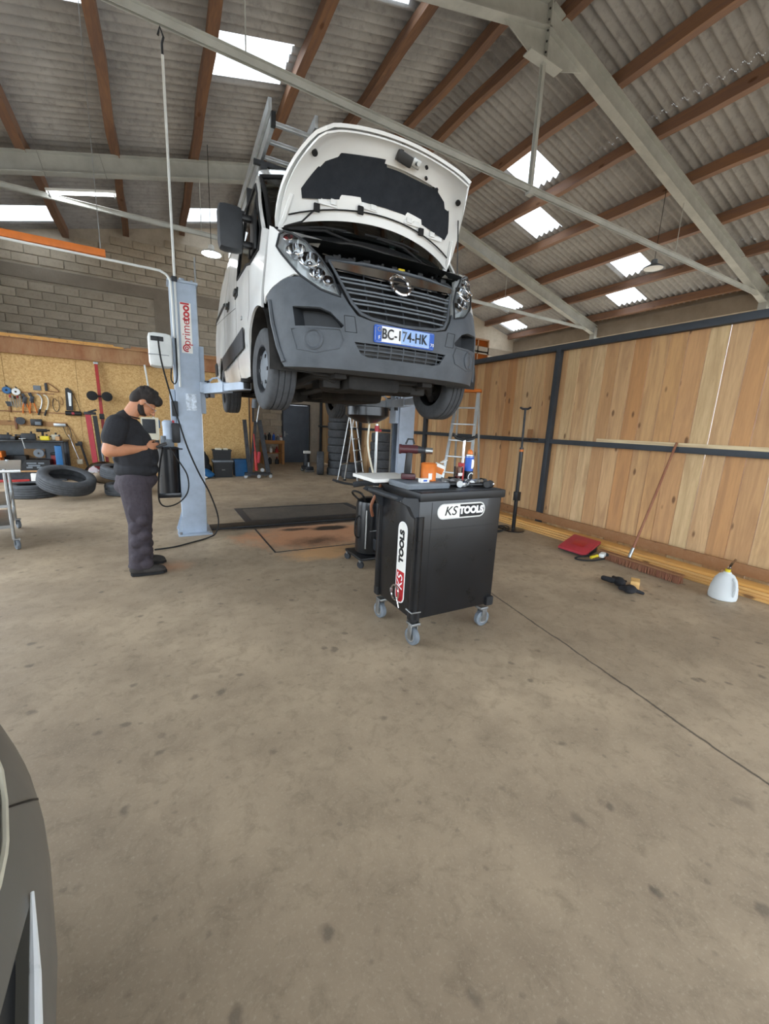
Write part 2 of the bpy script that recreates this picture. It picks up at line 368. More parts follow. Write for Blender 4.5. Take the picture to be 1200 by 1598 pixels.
for sgn in (-1, 1): rc.add([(RX, Y0, RZ+.07), (RX+sgn*.3, Y0, RZ-.01), (RX+sgn*.3, Y1, RZ-.01), (RX, Y1, RZ+.07)], [(0, 1, 2, 3)])
obj('ridge_cap', rc, 'roof_sheet', ceiling)
for k, x in enumerate([-3.3, -1.85, -.4, 1.05, 2.5, 3.95, 5.33, 6.12, 7.57, 8.97, 10.4, 11.9, 13.38, 14.85]):
    mb = MB(); sgn = 1 if x > RX else -1; w_ = .15 if x not in (5.33, 6.12) else .14; h = .2
    seg = []; n = 26
    vs_ = []
    for i in range(n+1):
        y = Y0+(Y1-Y0)*i/n; jx = .018*math.sin(i*1.7+k*2.1)+.012*math.sin(i*.6+k); jz = .012*math.sin(i*1.1+k*1.3)
        for dx, dz in ((-w_/2, 0), (w_/2, 0), (w_/2, -h), (-w_/2, -h)): vs_.append((dx+jx, y, dz+(jz if dz else -S_*dx*sgn)))
    mb.add(vs_, [(3, 2, 1, 0), tuple(4*n+i for i in range(4))]+[(4*i+j, 4*i+(j+1) % 4, 4*i+4+(j+1) % 4, 4*i+4+j) for i in range(n) for j in range(4)])
    o = obj('purlin', mb, 'purlin_wood', ceiling); o.location = (x, 0, roofz(x)-.005)
# steel portal frames
def frame(Y, label):
    t = thing('steel_roof_frame', label, 'roof frame', (RX, Y, 0), group='steel roof frames')
    top = RZ-.215; H = .34; fw = .17
    for sgn, nm in ((-1, 'rafter'), (1, 'rafter')):
        L = 9.55; a = Vector((0, 0, top-H/2-.0)); b = Vector((sgn*L, 0, top-S_*L-H/2)); mb = MB()
        mb.beam(a, b, .012, H-.02); off = Vector((sgn*S_, 0, 1)).normalized()
        for q in (-1, 1): mb.beam(a+off*q*(H/2-.01), b+off*q*(H/2-.01), fw, .02)
        obj(nm, mb, 'frame_paint', t)
        mb = MB(); mb.beam((sgn*(L-.1), 0, 0), (sgn*(L-.1), 0, top-S_*L-.05), .2, .3, (1, 0, 0)); obj('stanchion', mb, 'frame_paint', t)
    mb = MB(); M = Matrix.Rotation(R(90), 4, 'X')
    mb.prism([(-.95, top-.3-.24), (-.35, top-.75), (.35, top-.75), (.95, top-.3-.24), (0, top-.2)], .014, M); mb.bb(-.36, .36, -.085, .085, top-.77, top-.75)
    mb.bb(-.012, .012, -.085, .085, top-.75, top+.0); obj('haunch_plate', mb, 'frame_paint', t)
    mb = MB()
    for i in range(5):
        for q in (-1, 1): mb.cyl((-.03, q*.05, top-.1-.14*i), (.03, q*.05, top-.1-.14*i), .014, n=6)
    obj('bolts', mb, 'dark_steel', t)
    zt = 5.5; mb = MB()
    for q in (-1, 1): mb.bb(-9.35, 9.35, q*.022-.004, q*.022+.004, zt-.04, zt+.04); mb.bb(-9.35, 9.35, min(q*.022, q*.06), max(q*.022, q*.06), zt+.032, zt+.04)
    obj('tie_bar', mb, 'frame_paint', t)
    mb = MB(); mb.bb(-.03, .03, -.035, -.027, zt-.06, top-.7); mb.bb(-.03, .03, .027, .035, zt-.06, top-.7); mb.bb(-.05, .05, -.045, .045, zt-.08, zt-.04); obj('hanger', mb, 'frame_paint', t)
    for x in (-4.6, 4.6):
        mb = MB(); mb.cyl((x, 0, zt+.02), (x, 0, top-S_*4.6-H), .008, n=6); obj('hanger_rod', mb, 'frame_paint', t)
    return t
frame(5.73, 'grey steel roof frame passing over the van bonnet'); frame(10.92, 'grey steel roof frame behind the van'); frame(.54, 'grey steel roof frame above the camera end of the hall')
# right eave: block wall, ring beam
mb = MB(); mb.bb(15.35, 15.6, 14.5, 15.6, 0, 5.75); mb.bb(15.35, 15.6, -4, 14.5, 5.2, 5.75); wr = tag(obj('wall_right', mb, 'block'), kind='structure')
mb = MB(); mb.bb(15.2, 15.6, -4, 15.6, 5.25, 5.72); mb.bb(15.32, 15.6, -4, 15.6, 5.7, 5.93); obj('ring_beam', mb, 'band_concrete', wr)
mb = MB(); mb.bb(-4.2, -3.95, 10.8, 15.6, 0, 5.7); mb.bb(-4.2, -3.95, -4, 10.8, 4.3, 5.7); mb.bb(-4.2, -3.95, 1.0, 2.2, 0, 4.3); tag(obj('wall_left', mb, 'block'), kind='structure')
mb = MB(); mb.bb(-4.2, 15.6, -4.2, -4.0, 3.9, 5.7); mb.bb(-4.2, -2.5, -4.2, -4.0, 0, 3.9); mb.bb(10.5, 15.6, -4.2, -4, 0, 3.9)  # unseen front wall, added with a partial opening to dim the near floor
mb.add([(-4.2, -4.1, 5.7), (15.6, -4.1, 5.7), (RX, -4.1, RZ)], [(0, 1, 2)]); tag(obj('wall_front_added', mb, 'block'), kind='structure')
# back gable wall, blocks laid one by one where the photograph shows them
YB = 15.15
mb = MB(); M = Matrix.Translation((0, YB+.13, 0)) @ Matrix.Rotation(R(90), 4, 'X')
mb.prism([(-4.2, 0), (4.06, 0), (4.06, 2.13), (5.09, 2.13), (5.09, 0), (15.5, 0), (15.5, 5.75), (RX, RZ+.02), (-4.2, RZ-S_*(RX+4.2)+.02)], .22, M)
wb = tag(obj('wall_back', mb, 'mortar', smooth=0), kind='structure')
BW, BH = .555, .222
bm_ = MB(); bm_.box((0, 0, 0), (BW-.022, .05, BH-.02), .008); bmesh_ = bm_.mesh('block'); bmesh_.materials.append(MATS['block'])
def in_band(x, z): return 4.9 < z+BH/2 and z-BH/2 < 5.26
for r in range(2, 30):
    z = .1+r*BH
    for c in range(-8, 19):
        x = c*BW+(BW/2 if r % 2 else 0)
        if x < -3.9 or x > 6.1 or z > roofz(x)-.35 or in_band(x, z): continue
        if z < 2.9 and not (2.1 < x < 4.0): continue
        if .2 < x < .62 and 3.0 < z < 5: continue
        if x > 3.0 and z > 2.6: continue
        o = link('block', bmesh_, None, wb); o.location = (x, YB+random.uniform(-.004, .004), z)
mb = MB(); mb.bb(-4.2, 15.4, YB-.03, YB+.05, 4.93, 5.25); obj('concrete_band', mb, 'band_concrete', wb)
mb = MB(); mb.bb(.17, .66, YB-.034, YB+.05, 2.9, 4.94); obj('concrete_pier', mb, 'band_concrete', wb)
# orange lit window in the back gable, right
t = thing('window_1', None, None, (13.0, YB, 5.0), kind='structure')
mb = MB(); 
for a in (-.62, 0, .62): mb.bb(a-.03, a+.03, -.03, .04, -.55, .55)
for a in (-.55, 0.02, .55): mb.bb(-.65, .65, -.03, .04, a-.03, a+.03)
obj('window_frame', mb, 'old_wood', t)
for a in (-.6, .02):
    for b in (-.53, .04): mb = MB(); mb.bb(a, a+.58, 0, .012, b, b+.5); obj('pane', mb, 'orange_pane', t)
# steel door
t = thing('door_1', None, None, (4.575, YB, 0), kind='structure')
mb = MB(); mb.bb(-.48, .48, -.03, .02, .0, 2.1, .006); obj('leaf', mb, 'door_paint', t)
mb = MB(); mb.bb(-.53, -.485, -.05, .06, 0, 2.14); mb.bb(.485, .53, -.05, .06, 0, 2.14); mb.bb(-.53, .53, -.05, .06, 2.105, 2.15); obj('door_frame', mb, 'dark_steel', t)
mb = MB(); mb.bb(-.45, -.41, -.045, -.03, .95, 1.15); mb.tube([(-.43, -.04, 1.05), (-.43, -.09, 1.05), (-.32, -.09, 1.05)], .01); obj('door_handle', mb, 'steel', t)
# OSB partition with the rusty beam and stored planks on it
t = thing('wall_partition', None, None, (0, 11.8, 0), kind='structure')
for i, (a, b) in enumerate(((-3.95, -2.76), (-2.755, -1.505), (-1.5, -.25), (-.245, 1.0), (1.005, 2.24))):
    mb = MB(); mb.bb(a, b, 0, .02, .0, 2.66); obj('osb_sheet', mb, 'osb', t, 0)
for x in (-3.9, -2.75, -1.5, -.25, 1.0, 2.2, 2.33):
    mb = MB(); mb.bb(x-.04, x+.04, .022, .12, 0, 2.62); obj('stud', mb, 'bench_wood', t)
mb = MB(); mb.bb(-4, 2.4, -.04, -.03, 2.66, 2.96); mb.bb(-4, 2.4, -.09, -.03, 2.645, 2.66); mb.bb(-4, 2.4, -.09, .4, 2.96, 2.972); obj('rusty_channel', mb, 'rust_beam', t)
for i, (x0, x1, y, z, w_, h, m) in enumerate(((-3.9, -.55, 11.79, 2.973, .16, .035, 'lumber'), (-3.9, -.75, 11.8, 3.009, .16, .03, 'lumber'), (-3.6, -.4, 11.99, 2.973, .18, .04, 'old_wood'), (-.5, 1.9, 11.79, 2.973, .14, .03, 'old_wood'), (-.4, 2.3, 11.79, 3.004, .12, .045, 'old_wood'))):
    mb = MB(); mb.bb(x0-(x0+x1)/2, x1-(x0+x1)/2, -w_/2, w_/2, -h/2, h/2, .003); o = obj('stored_plank', mb, m); o.location = ((x0+x1)/2, y, z+h/2)
    tag(o, ['long pale plank lying at the front on the rusty beam', 'pale plank stacked second from the front on the rusty beam', 'brown plank lying behind the pale planks on the rusty beam', 'thin brown plank on the rusty beam behind the lift post', 'short brown plank lying topmost on the beam by the lift post'][i], 'plank', 'planks stored above the partition')
# fence on the right
t = thing('wall_fence', None, None, (5.5, 0, 0), kind='structure')
y = .35; i = 0; fm = {}
while y < 15.1:
    w_ = random.choice((.19, .2, .205, .215)); key = w_
    if key not in fm:
        mb = MB(); mb.bb(-.012, .012, 0, w_-.009, 0, 2.75); fm[key] = mb.mesh('board', 0); fm[key].materials.append(MATS['fence_wood'])
    o = link('board', fm[key], None, t); o.location = (.03+random.uniform(-.003, .003), y, .03); y += w_; i += 1
mb = MB(); mb.bb(-.06, .02, .3, 15.1, 2.745, 2.83, .004); obj('top_rail', mb, 'fence_steel', t)
mb = MB(); mb.bb(-.06, .015, .3, 15.1, 1.35, 1.42, .004); obj('mid_rail', mb, 'fence_steel', t)
mb = MB(); mb.bb(-.05, .012, .3, 3.65, 1.4215, 1.465); obj('rail_board', mb, 'pale_wood', t)
for y in (.95, 4.47, 7.95, 11.45, 14.9):
    mb = MB(); mb.bb(-.075, .005, y-.04, y+.04, 0, 2.78, .004); obj('post', mb, 'fence_steel', t)
mb = MB(); mb.bb(-.09, -.062, 4.78, 4.87, 1.42, 1.56); o = obj('wood_block', mb, 'old_wood'); o.location = (5.5, 0, 0); tag(o, 'small wood block standing on the fence rail by the tall black stand', 'wood block')
# stack of long boards along the foot of the fence
k = 0
for lay in range(4):
    for c in range(2 if lay < 3 else 1):
        mb = MB(); L = 6.3-.12*lay; mb.bb(-.08, .08, -L/2, L/2, -.0135, .0135, .002); o = obj('long_board', mb, 'lumber')
        o.location = (5.1+.166*c+.022*lay+random.uniform(-.006, .006), 4.05+random.uniform(-.1, .1), .015+.0285*lay); 
        tag(o, f'{["front", "rear"][c]} long board of the {["lowest", "second", "third", "top"][lay]} layer stacked along the fence', 'board', 'boards stacked along the fence')
mb = MB(); mb.bb(-.015, .015, -3.4, 3.4, -.06, .06, .002); o = obj('skirting_board', mb, 'old_wood'); o.location = (5.405, 3.6, .175); tag(o, 'brown board standing on edge against the fence behind the board stack', 'board')
# covers let into the floor
t = thing('pit_cover', 'dark oily steel plate let into the floor under the van', 'floor plate', (2.08, 6.62, 0))
mb = MB(); mb.bb(-.88, .98, -.42, .45, 0, .006); obj('plate', mb, 'plate_steel', t)
mb = MB()
for a in ((-1.0, 1.1, -.5, -.43), (-1.0, 1.1, .46, .52), (-1.0, -.89, -.43, .46), (.99, 1.1, -.43, .46)): mb.bb(*a, 0, .008)
obj('plate_frame', mb, 'dark_steel', t)
mb = MB(); mb.bb(.58, 3.34, 5.8, 6.07, 0, .022, .006); tag(obj('cable_ramp', mb, 'black_ink'), 'low black oily strip crossing the floor between the lift posts', 'cable ramp')
t = thing('hatch_frame', 'thin dark steel frame set in the stained floor before the lift', 'hatch frame', (1.9, 5.1, 0))
mb = MB()
for a in ((-.78, .8, -.56, -.545), (-.78, -.76, -.55, .56), (.78, .8, -.55, .56)): mb.bb(*a, 0, .004)
obj('edge_bars', mb, 'dark_steel', t)
# ================================================================ the white van on the lift
def thin_glass(name, tint, alpha, rough=.03):
    m = bpy.data.materials.new(name); m.use_nodes = True; MATS[name] = m; t = m.node_tree
    tr = t.nodes.new('ShaderNodeBsdfTransparent'); tr.inputs[0].default_value = srgb(tint); gl = t.nodes.new('ShaderNodeBsdfGlossy'); gl.inputs['Roughness'].default_value = rough
    lw = t.nodes.new('ShaderNodeFresnel'); lw.inputs[0].default_value = 1.5; ad = t.nodes.new('ShaderNodeMath'); ad.operation = 'ADD'; ad.inputs[1].default_value = alpha
    t.links.new(lw.outputs[0], ad.inputs[0]); mx = t.nodes.new('ShaderNodeMixShader')
    t.links.new(ad.outputs[0], mx.inputs[0]); t.links.new(tr.outputs[0], mx.inputs[1]); t.links.new(gl.outputs[0], mx.inputs[2]); t.links.new(mx.outputs[0], t.nodes['Material Output'].inputs[0])
thin_glass('window_glass', '7d8f8c', .03); thin_glass('lens', 'f2f5f6', .05); thin_glass('clear_cup', 'd8d0cc', .06, .1)
def lerp(x, X, Y):
    if x <= X[0]: return Y[0]
    for i in range(1, len(X)):
        if x <= X[i]: return Y[i-1]+(Y[i]-Y[i-1])*(x-X[i-1])/(X[i]-X[i-1])
    return Y[-1]
PLN = [(0, 0), (.25, .008), (.5, .04), (.68, .09), (.8, .16), (.89, .25), (.95, .36), (.985, .5), (1.0, .7), (1.005, .95)]
SEG = [0]
for a, b in zip(PLN, PLN[1:]): SEG.append(SEG[-1]+math.hypot(b[0]-a[0], b[1]-a[1]))
PU = [p[0] for p in PLN]; PV = [p[1] for p in PLN]
def FR(s, w_, off=0):
    a = abs(s); u = lerp(a, SEG, PU); v = lerp(a, SEG, PV); k = max(0, min(1, 1-v/.6))
    lean = (max(0, w_-.72)*.5+max(0, .45-w_)*.35)*k; u -= max(0, w_-.9)*.12*u
    if off:
        da = .02; t = Vector((lerp(a+da, SEG, PU)-lerp(max(0, a-da), SEG, PU), lerp(a+da, SEG, PV)-lerp(max(0, a-da), SEG, PV))).normalized()
        u += t.y*off; v += -t.x*off
    return Vector((math.copysign(u, s), v+lean, w_))
SW = [.25, .4, .7, 1.2, 1.5, 2.0, 2.25, 2.35]; SU = [.93, .985, 1.01, 1.005, .975, .89, .82, .76]
def SD(v, w_, sg=-1, off=0):
    uF = lerp(v, PV, PU)-max(0, w_-.9)*.12; k = max(0, min(1, (v-.6)/.5)); k = k*k*(3-2*k); uS = lerp(w_, SW, SU)
    uS -= max(0, v-4.7)**2*.25
    return Vector((sg*(uF*(1-k)+uS*k+off), v, w_))
def grid(fn, na, nb, a0=-1, a1=1, b0=0, b1=1, mb=None):
    mb = mb or MB(); vs_ = [fn(a0+(a1-a0)*i/na, b0+(b1-b0)*j/nb) for j in range(nb+1) for i in range(na+1)]
    return mb.add(vs_, [(j*(na+1)+i, j*(na+1)+i+1, (j+1)*(na+1)+i+1, (j+1)*(na+1)+i) for j in range(nb) for i in range(na)])
VAN = thing('van', 'white panel van with raised bonnet held up on the two-post lift', 'van', (1.76, 2.92, 1.595), -R(2.5))
def mir(poly): return [(-a, b) for a, b in reversed(poly)]
def arc(cx, cy, r, a0, a1, n=14): return [(cx+r*math.cos(R(a0+(a1-a0)*i/n)), cy+r*math.sin(R(a0+(a1-a0)*i/n))) for i in range(n+1)]
WIN = [(.79, 1.27), (.78, 1.42), (.88, 1.56), (1.08, 1.8), (1.35, 2.0), (1.55, 2.07), (1.98, 2.08), (2.0, 1.36), (1.3, 1.3), (1.05, 1.235)]
OUT = [(.6, .79), (.6, 1.36), (.72, 1.41), (.83, 1.55), (1.05, 1.82), (1.3, 2.05), (1.5, 2.2), (1.75, 2.33), (5.05, 2.35), (5.05, .45)]
OUT += arc(3.98, .36, .44, 5, 175) + [(3.4, .36), (1.3, .33)] + arc(.8, .36, .475, 0, 112)
bm_all = {}
for sg in (-1, 1):
    nm = 'side_panel'
    obj(nm, panel(OUT, [WIN], .075, lambda a, b: SD(a, b, sg), .02*sg), 'white_paint', VAN)
    fen = [(sg*a, b) for a, b in [(1.2, .845), (.91, .955), (.86, .975), (.8, .965), (.93, 1.085), (1.045, 1.19), (1.015, 1.28), (1.03, 1.3), (1.13, 1.345), (1.235, 1.37), (1.235, .8)]]
    obj('front_wing', panel(fen, [], .05, lambda a, b: FR(a, b, -.001), .015), 'white_paint', VAN)
    obj('wing_flange', grid(lambda a, b: FR(sg*(.62+.3*(a+1)), 1.27+.04*(a+1), -.02)+Vector((-sg*.12*b*(1+a)/2, .1*b, -.02*b)), 8, 2), 'white_paint', VAN)
    obj('side_window', panel(WIN, [], .12, lambda a, b: SD(a, b, sg, -.006)), 'window_glass', VAN)
    def band(poly, w_, step=.05):
        out = []; n = len(poly)
        return poly
    mb = MB(); pts = [SD(a, b, sg, .002) for a, b in densify(WIN, .06)]; mb.tube(pts, .011, 6, True); obj('window_seal', mb, 'black_rubber', VAN)
    mb = MB(); mb.tube([SD(1.08, w_, sg, .003) for w_ in (1.28, 1.4, 1.55, 1.7, 1.79)], .014, 6); obj('quarter_bar', mb, 'black_rubber', VAN)
    # door gaps
    for path in ([(2.06, .36+.1*i) for i in range(18)], [(1.12+.0*i, 1.2-.08*i) for i in range(5)] + [(1.2, .82), (1.32, .6), (1.36, .36)], [(3.3, .38+.1*i) for i in range(19)], [(2.1+.1*i, 1.1+.012*i) for i in range(29)]):
        mb = MB(); mb.tube([SD(a, b, sg, -.002) for a, b in path], .0045, 4); obj('door_gap', mb, 'black_rubber', VAN)
    obj('side_trim', panel([(1.42, .78), (1.46, .6), (3.4, .56), (3.5, .6), (3.5, .74)], [], .12, lambda a, b: SD(a, b, sg, .012), .012), 'dark_plastic', VAN)
    obj('side_trim', panel([(4.45, .78), (4.5, .6), (5.02, .6), (5.02, .78)], [], .12, lambda a, b: SD(a, b, sg, .012), .012), 'dark_plastic', VAN)
    for v, w_ in ((1.95, 1.22), (2.8, 1.27)):
        mb = MB(); c = SD(v, w_, sg, .02); mb.box(c, (.035, .16, .05), .012); mb.box(c+Vector((-sg*.015, .02, 0)), (.02, .2, .085), .008); obj('door_handle', mb, 'black_plastic', VAN)
    mb = MB(); mb.tube([SD(v, 1.42+.03*(v-3.4), sg, .004) for v in (3.35, 3.9, 4.5, 5.0)], .02, 6); obj('door_rail', mb, 'dark_plastic', VAN)
    mb = MB(); mb.box(SD(1.6, .9, sg, .006), (.01, .07, .03), .004); obj('badge', mb, 'steel', VAN)
    # mirror
    mr = obj('wing_mirror', MB().box((sg*1.165, .99, 1.445), (.2, .15, .34), .055), 'dark_plastic', VAN)
    if sg > 0: mr.location = (.86, 1.24-1.03, -.08); mr.rotation_euler.z = R(72); mr.location = Vector((.99, 1.2, -.06))-Matrix.Rotation(R(72), 3, 'Z') @ Vector((1.0, .96, 0))
    obj('mirror_arm', MB().box((sg*1.04, .97, 1.545), (.14, .06, .045), .015), 'black_plastic', mr); obj('mirror_arm', MB().box((sg*1.04, .97, 1.345), (.14, .06, .045), .015), 'black_plastic', mr)
    obj('mirror_foot', MB().box((sg*.985, .95, 1.44), (.03, .2, .3), .012), 'black_plastic', mr)
    obj('mirror_glass', MB().box((sg*1.165, 1.067, 1.445), (.16, .006, .28), .002), 'chrome', mr)
    # wheel-arch liner
    for c, r in ((.8, .47), (3.98, .43)):
        mb = MB(); n = 16; vs_ = []
        for i in range(n+1):
            a = R(-8+196*i/n)
            for d in (0, .34): vs_.append((sg*(.985-d), c+r*math.cos(a), .36+r*math.sin(a)))
        mb.add(vs_, [(2*i, 2*i+1, 2*i+3, 2*i+2) for i in range(n)]); mb.add([(sg*.645, c+r*math.cos(R(q*12)), .36+r*math.sin(R(q*12))) for q in range(16)], [tuple(range(16))]); obj('arch_liner', mb, 'underbody', VAN)
# roof
def edge(v): return lerp(v, [1.25, 1.3, 1.5, 1.75, 5.05], [2.02, 2.05, 2.2, 2.33, 2.35])
mb = MB(); vv = [1.28, 1.36, 1.45, 1.55, 1.65, 1.75, 1.9, 2.2, 3, 4, 4.6, 5.05]; na = 16; vs_ = []
for v in vv:
    e = edge(v); uu = abs(SD(v, e).x)
    for i in range(na+1):
        a = -1+2*i/na; vs_.append((a*uu, v-.13*(1-a*a)*max(0, 1-(v-1.28)/.8), e+.06*(1-a**4)))
mb.add(vs_, [(j*(na+1)+i, j*(na+1)+i+1, (j+1)*(na+1)+i+1, (j+1)*(na+1)+i) for j in range(len(vv)-1) for i in range(na)]); obj('roof', mb, 'white_paint', VAN)
mb = MB()
for sg in (-1, 1):
    pass
for v in (2.0, 3.2, 4.4): obj('roof_bar', MB().bb(-.8, .8, v-.02, v+.02, 2.5, 2.54).bb(-.73, -.67, v-.04, v+.04, 2.33, 2.51).bb(.67, .73, v-.04, v+.04, 2.33, 2.51), 'dark_steel', VAN)
mb = MB(); mb.lathe([(0, 0), (.03, 0), (.022, .02), (.006, .06), (0, .06)], (-.38, 1.5, 2.27), n=10); obj('roof_aerial', mb, 'black_plastic', VAN)
# windscreen
def ws(a, b):
    p0 = Vector((a*.885, .8-.26*(1-a*a), 1.40+.03*(1-a*a))); p1 = Vector((a*.87, 1.29-.13*(1-a*a), 2.04+.065*(1-a*a)))
    return p0.lerp(p1, b)+Vector((0, -.045, .04))*math.sin(math.pi*b)
obj('windscreen', grid(lambda a, b: ws(a*.985, b), 14, 8), 'window_glass', VAN)
mb = MB(); pts = [ws(.99, k/8) for k in range(9)] + [ws(.99-.198*k, 1) for k in range(1, 11)] + [ws(-.99, 1-k/8) for k in range(1, 9)]
mb.tube(pts, .02, 6); obj('windscreen_seal', mb, 'black_rubber', VAN)
# cab inside
mb = MB(); mb.bb(-.86, .86, 2.08, 2.12, .5, 2.3); obj('bulkhead', mb, 'dark_plastic', VAN)
mb = MB(); grid(lambda a, b: Vector((a*.84, .72+.55*b-.2*(1-a*a)*(1-b), 1.36+.05*math.sin(math.pi*b)-.12*b*b)), 10, 5, mb=mb); mb.bb(-.84, .84, 1.2, 1.25, .7, 1.27); obj('dashboard', mb, 'dark_plastic', VAN)
for u in (-.5, .1, .58):
    mb = MB(); mb.box((u, 1.85, 1.35), (.46, .16, .75), .06, (.12, 0, 0)); mb.box((u, 1.93, 1.82), (.26, .1, .2), .04); mb.box((u, 1.62, .95), (.46, .5, .16), .05); obj('seat', mb, 'fabric_black', VAN)
mb = MB(); M = Matrix.Translation((.45, 1.28, 1.35)) @ Matrix.Rotation(R(-25), 4, 'X'); mb.tube([M @ Vector((.2*math.cos(R(k*18)), .2*math.sin(R(k*18)), 0)) for k in range(20)], .014, 6, True); obj('steering_wheel', mb, 'black_plastic', VAN)
mb = MB(); mb.box((-.3, .92, 1.44), (.22, .02, .14), .004, (-.6, 0, .1)); obj('paper_on_dash', mb, 'paper', VAN)
# cowl, slam panel and engine-bay clutter
def cowl(a, b): 
    p0 = ws(a, 0)+Vector((0, -.005, -.01)); p1 = Vector((a*.8, .5-.06*(1-a*a), 1.30)); return p0.lerp(p1, b)+Vector((0, 0, -.03*math.sin(math.pi*b)))
mb = grid(cowl, 16, 6); 
for k in range(22):
    a = -.8+1.6*k/21; q = cowl(a, .45); mb.box(q+Vector((0, 0, .006)), (.008, .09, .02))
obj('cowl_panel', mb, 'black_plastic', VAN)
mb = MB(); grid(lambda a, b: Vector((a*(.82-.1*b), .48-.06*(1-a*a)-.17*b, 1.27-.02*b)), 12, 3, mb=mb); obj('engine_bay_seal', mb, 'dark_plastic', VAN)
mb = MB()
vs_ = []
for k in range(25):
    s = -.6+1.2*k/24
    p = FR(s, 1.09); vs_ += [p+Vector((0, .012, .0)), p+Vector((0, .03, .05+.01*math.sin(k*2.3))), p+Vector((0, .17, .085)), p+Vector((0, .2, .03))]
mb.add(vs_, [(4*i+j, 4*i+4+j, 4*i+5+j, 4*i+1+j) for i in range(24) for j in range(3)]); obj('slam_panel', mb, 'dark_plastic', VAN)
mb = MB()
for k in range(9):
    s = -.5+1.0*k/8; p = FR(s, 1.13); mb.box(p+Vector((0, .06+.03*math.sin(k*3), .025)), (.05, .03, .03), .006); mb.cyl(p+Vector((.04, .09, .02)), p+Vector((.04, .09, .06)), .012, n=8)
mb.tube(smoothpath([(-.55, .5, 1.3), (-.3, .42, 1.33), (.1, .4, 1.31), (.5, .46, 1.32)]), .014); obj('bonnet_catches', mb, 'black_plastic', VAN)
obj('dipstick', MB().box(FR(.12, 1.14)+Vector((0, .13, .055)), (.06, .025, .02), .006), 'yellow', VAN)
for a0 in (-.55, .25):
    mb = MB(); mb.tube([cowl(a0+.25, .3)+Vector((0, 0, .03)), cowl(a0, .1)+Vector((0, -.02, .05)), cowl(a0-.3, .02)+Vector((0, -.02, .045))], .01, 6); mb.tube([cowl(a0-.42, .0)+Vector((0, -.02, .05)), cowl(a0, .0)+Vector((0, -.02, .06)), cowl(a0+.2, .0)+Vector((0, -.02, .05))], .009, 6); obj('wiper', mb, 'black_rubber', VAN)
# bumper
HL = [(-1.045, 1.19), (-1.015, 1.28), (-.95, 1.3), (-.885, 1.285), (-.755, 1.225), (-.645, 1.115), (-.56, .985), (-.515, .825), (-.655, .865), (-.8, .96), (-.93, 1.085)]
FOG = [(-.885, .735), (-.675, .73), (-.6, .705), (-.5, .62), (-.52, .6), (-.865, .6)]
LOW = [(-.415, .515), (-.36, .432), (-.3, .415), (.3, .415), (.36, .432), (.415, .515)]
GR = [(-.575, 1.1), (-.43, .79), (-.37, .715), (-.28, .69), (0, .672), (.28, .69), (.37, .715), (.43, .79), (.575, 1.1)]
BUM = [(-1.185, .84), (-.91, .95), (-.8, .955), (-.655, .86), (-.515, .82), (-.5, .86), (-.46, .78), (-.4, .7), (-.29, .675), (0, .657)]
BUM = BUM + mir(BUM[:-1]) + [(1.12, .65), (1.055, .465), (.985, .35), (.95, .315), (-.95, .315), (-.985, .35), (-1.055, .465), (-1.12, .65)]
bump = obj('bumper', panel(BUM, [FOG, mir(FOG), LOW], .05, lambda a, b: FR(a, b), .02), 'bumper_grey', VAN)
mb = MB(); grid(lambda a, b: FR(a*.96, .315)+Vector((0, .22*b, .0-.01*b)), 24, 2, mb=mb); obj('bumper_underside', mb, 'bumper_grey', bump)
for sg in (-1, 1):
    f = [(sg*a, b) for a, b in FOG]
    mb = MB(); lo = [FR(a, b, -.002) for a, b in densify(f, .05)]; hi = [FR(a*.98, b, -.12) for a, b in densify(f, .05)]; n = len(lo)
    mb.add(lo+hi, [(i, (i+1) % n, n+(i+1) % n, n+i) for i in range(n)] + [tuple(range(n, 2*n))]); obj('fog_recess', mb, 'dark_plastic', bump)
    c = FR(sg*.725, .51, .0); nrm = (FR(sg*.725, .51, .1)-c).normalized()
    mb = MB(); mb.lathe([(.075, -.012), (.075, .004), (.066, .01), (.056, .002), (.05, -.006), (.03, .004), (0, .006)], c, nrm, 22); obj('fog_lamp_cap', mb, 'bumper_grey', bump)
    mb = MB(); mb.tube([FR(sg*a, b, .003) for a, b in ((.9, .58), (.7, .585), (.53, .59), (.5, .52), (.53, .46), (.7, .42), (.85, .44), (.9, .58))], .005, 5); obj('fog_panel_edge', mb, 'bumper_grey', bump)
    mb = MB(); mb.tube([FR(sg*a, b, .002) for a, b in ((.5, .69), (.42, .69), (.4, .58), (.49, .58), (.5, .69))], .0025, 4); obj('tow_cover_gap', mb, 'black_plastic', bump)
    mb = MB(); mb.tube([FR(sg*(a), b, .006) for a, b in ((1.12, .8), (1.08, .63), (1.02, .46), (.955, .35))], .016, 6); obj('arch_lip', mb, 'bumper_grey', bump)
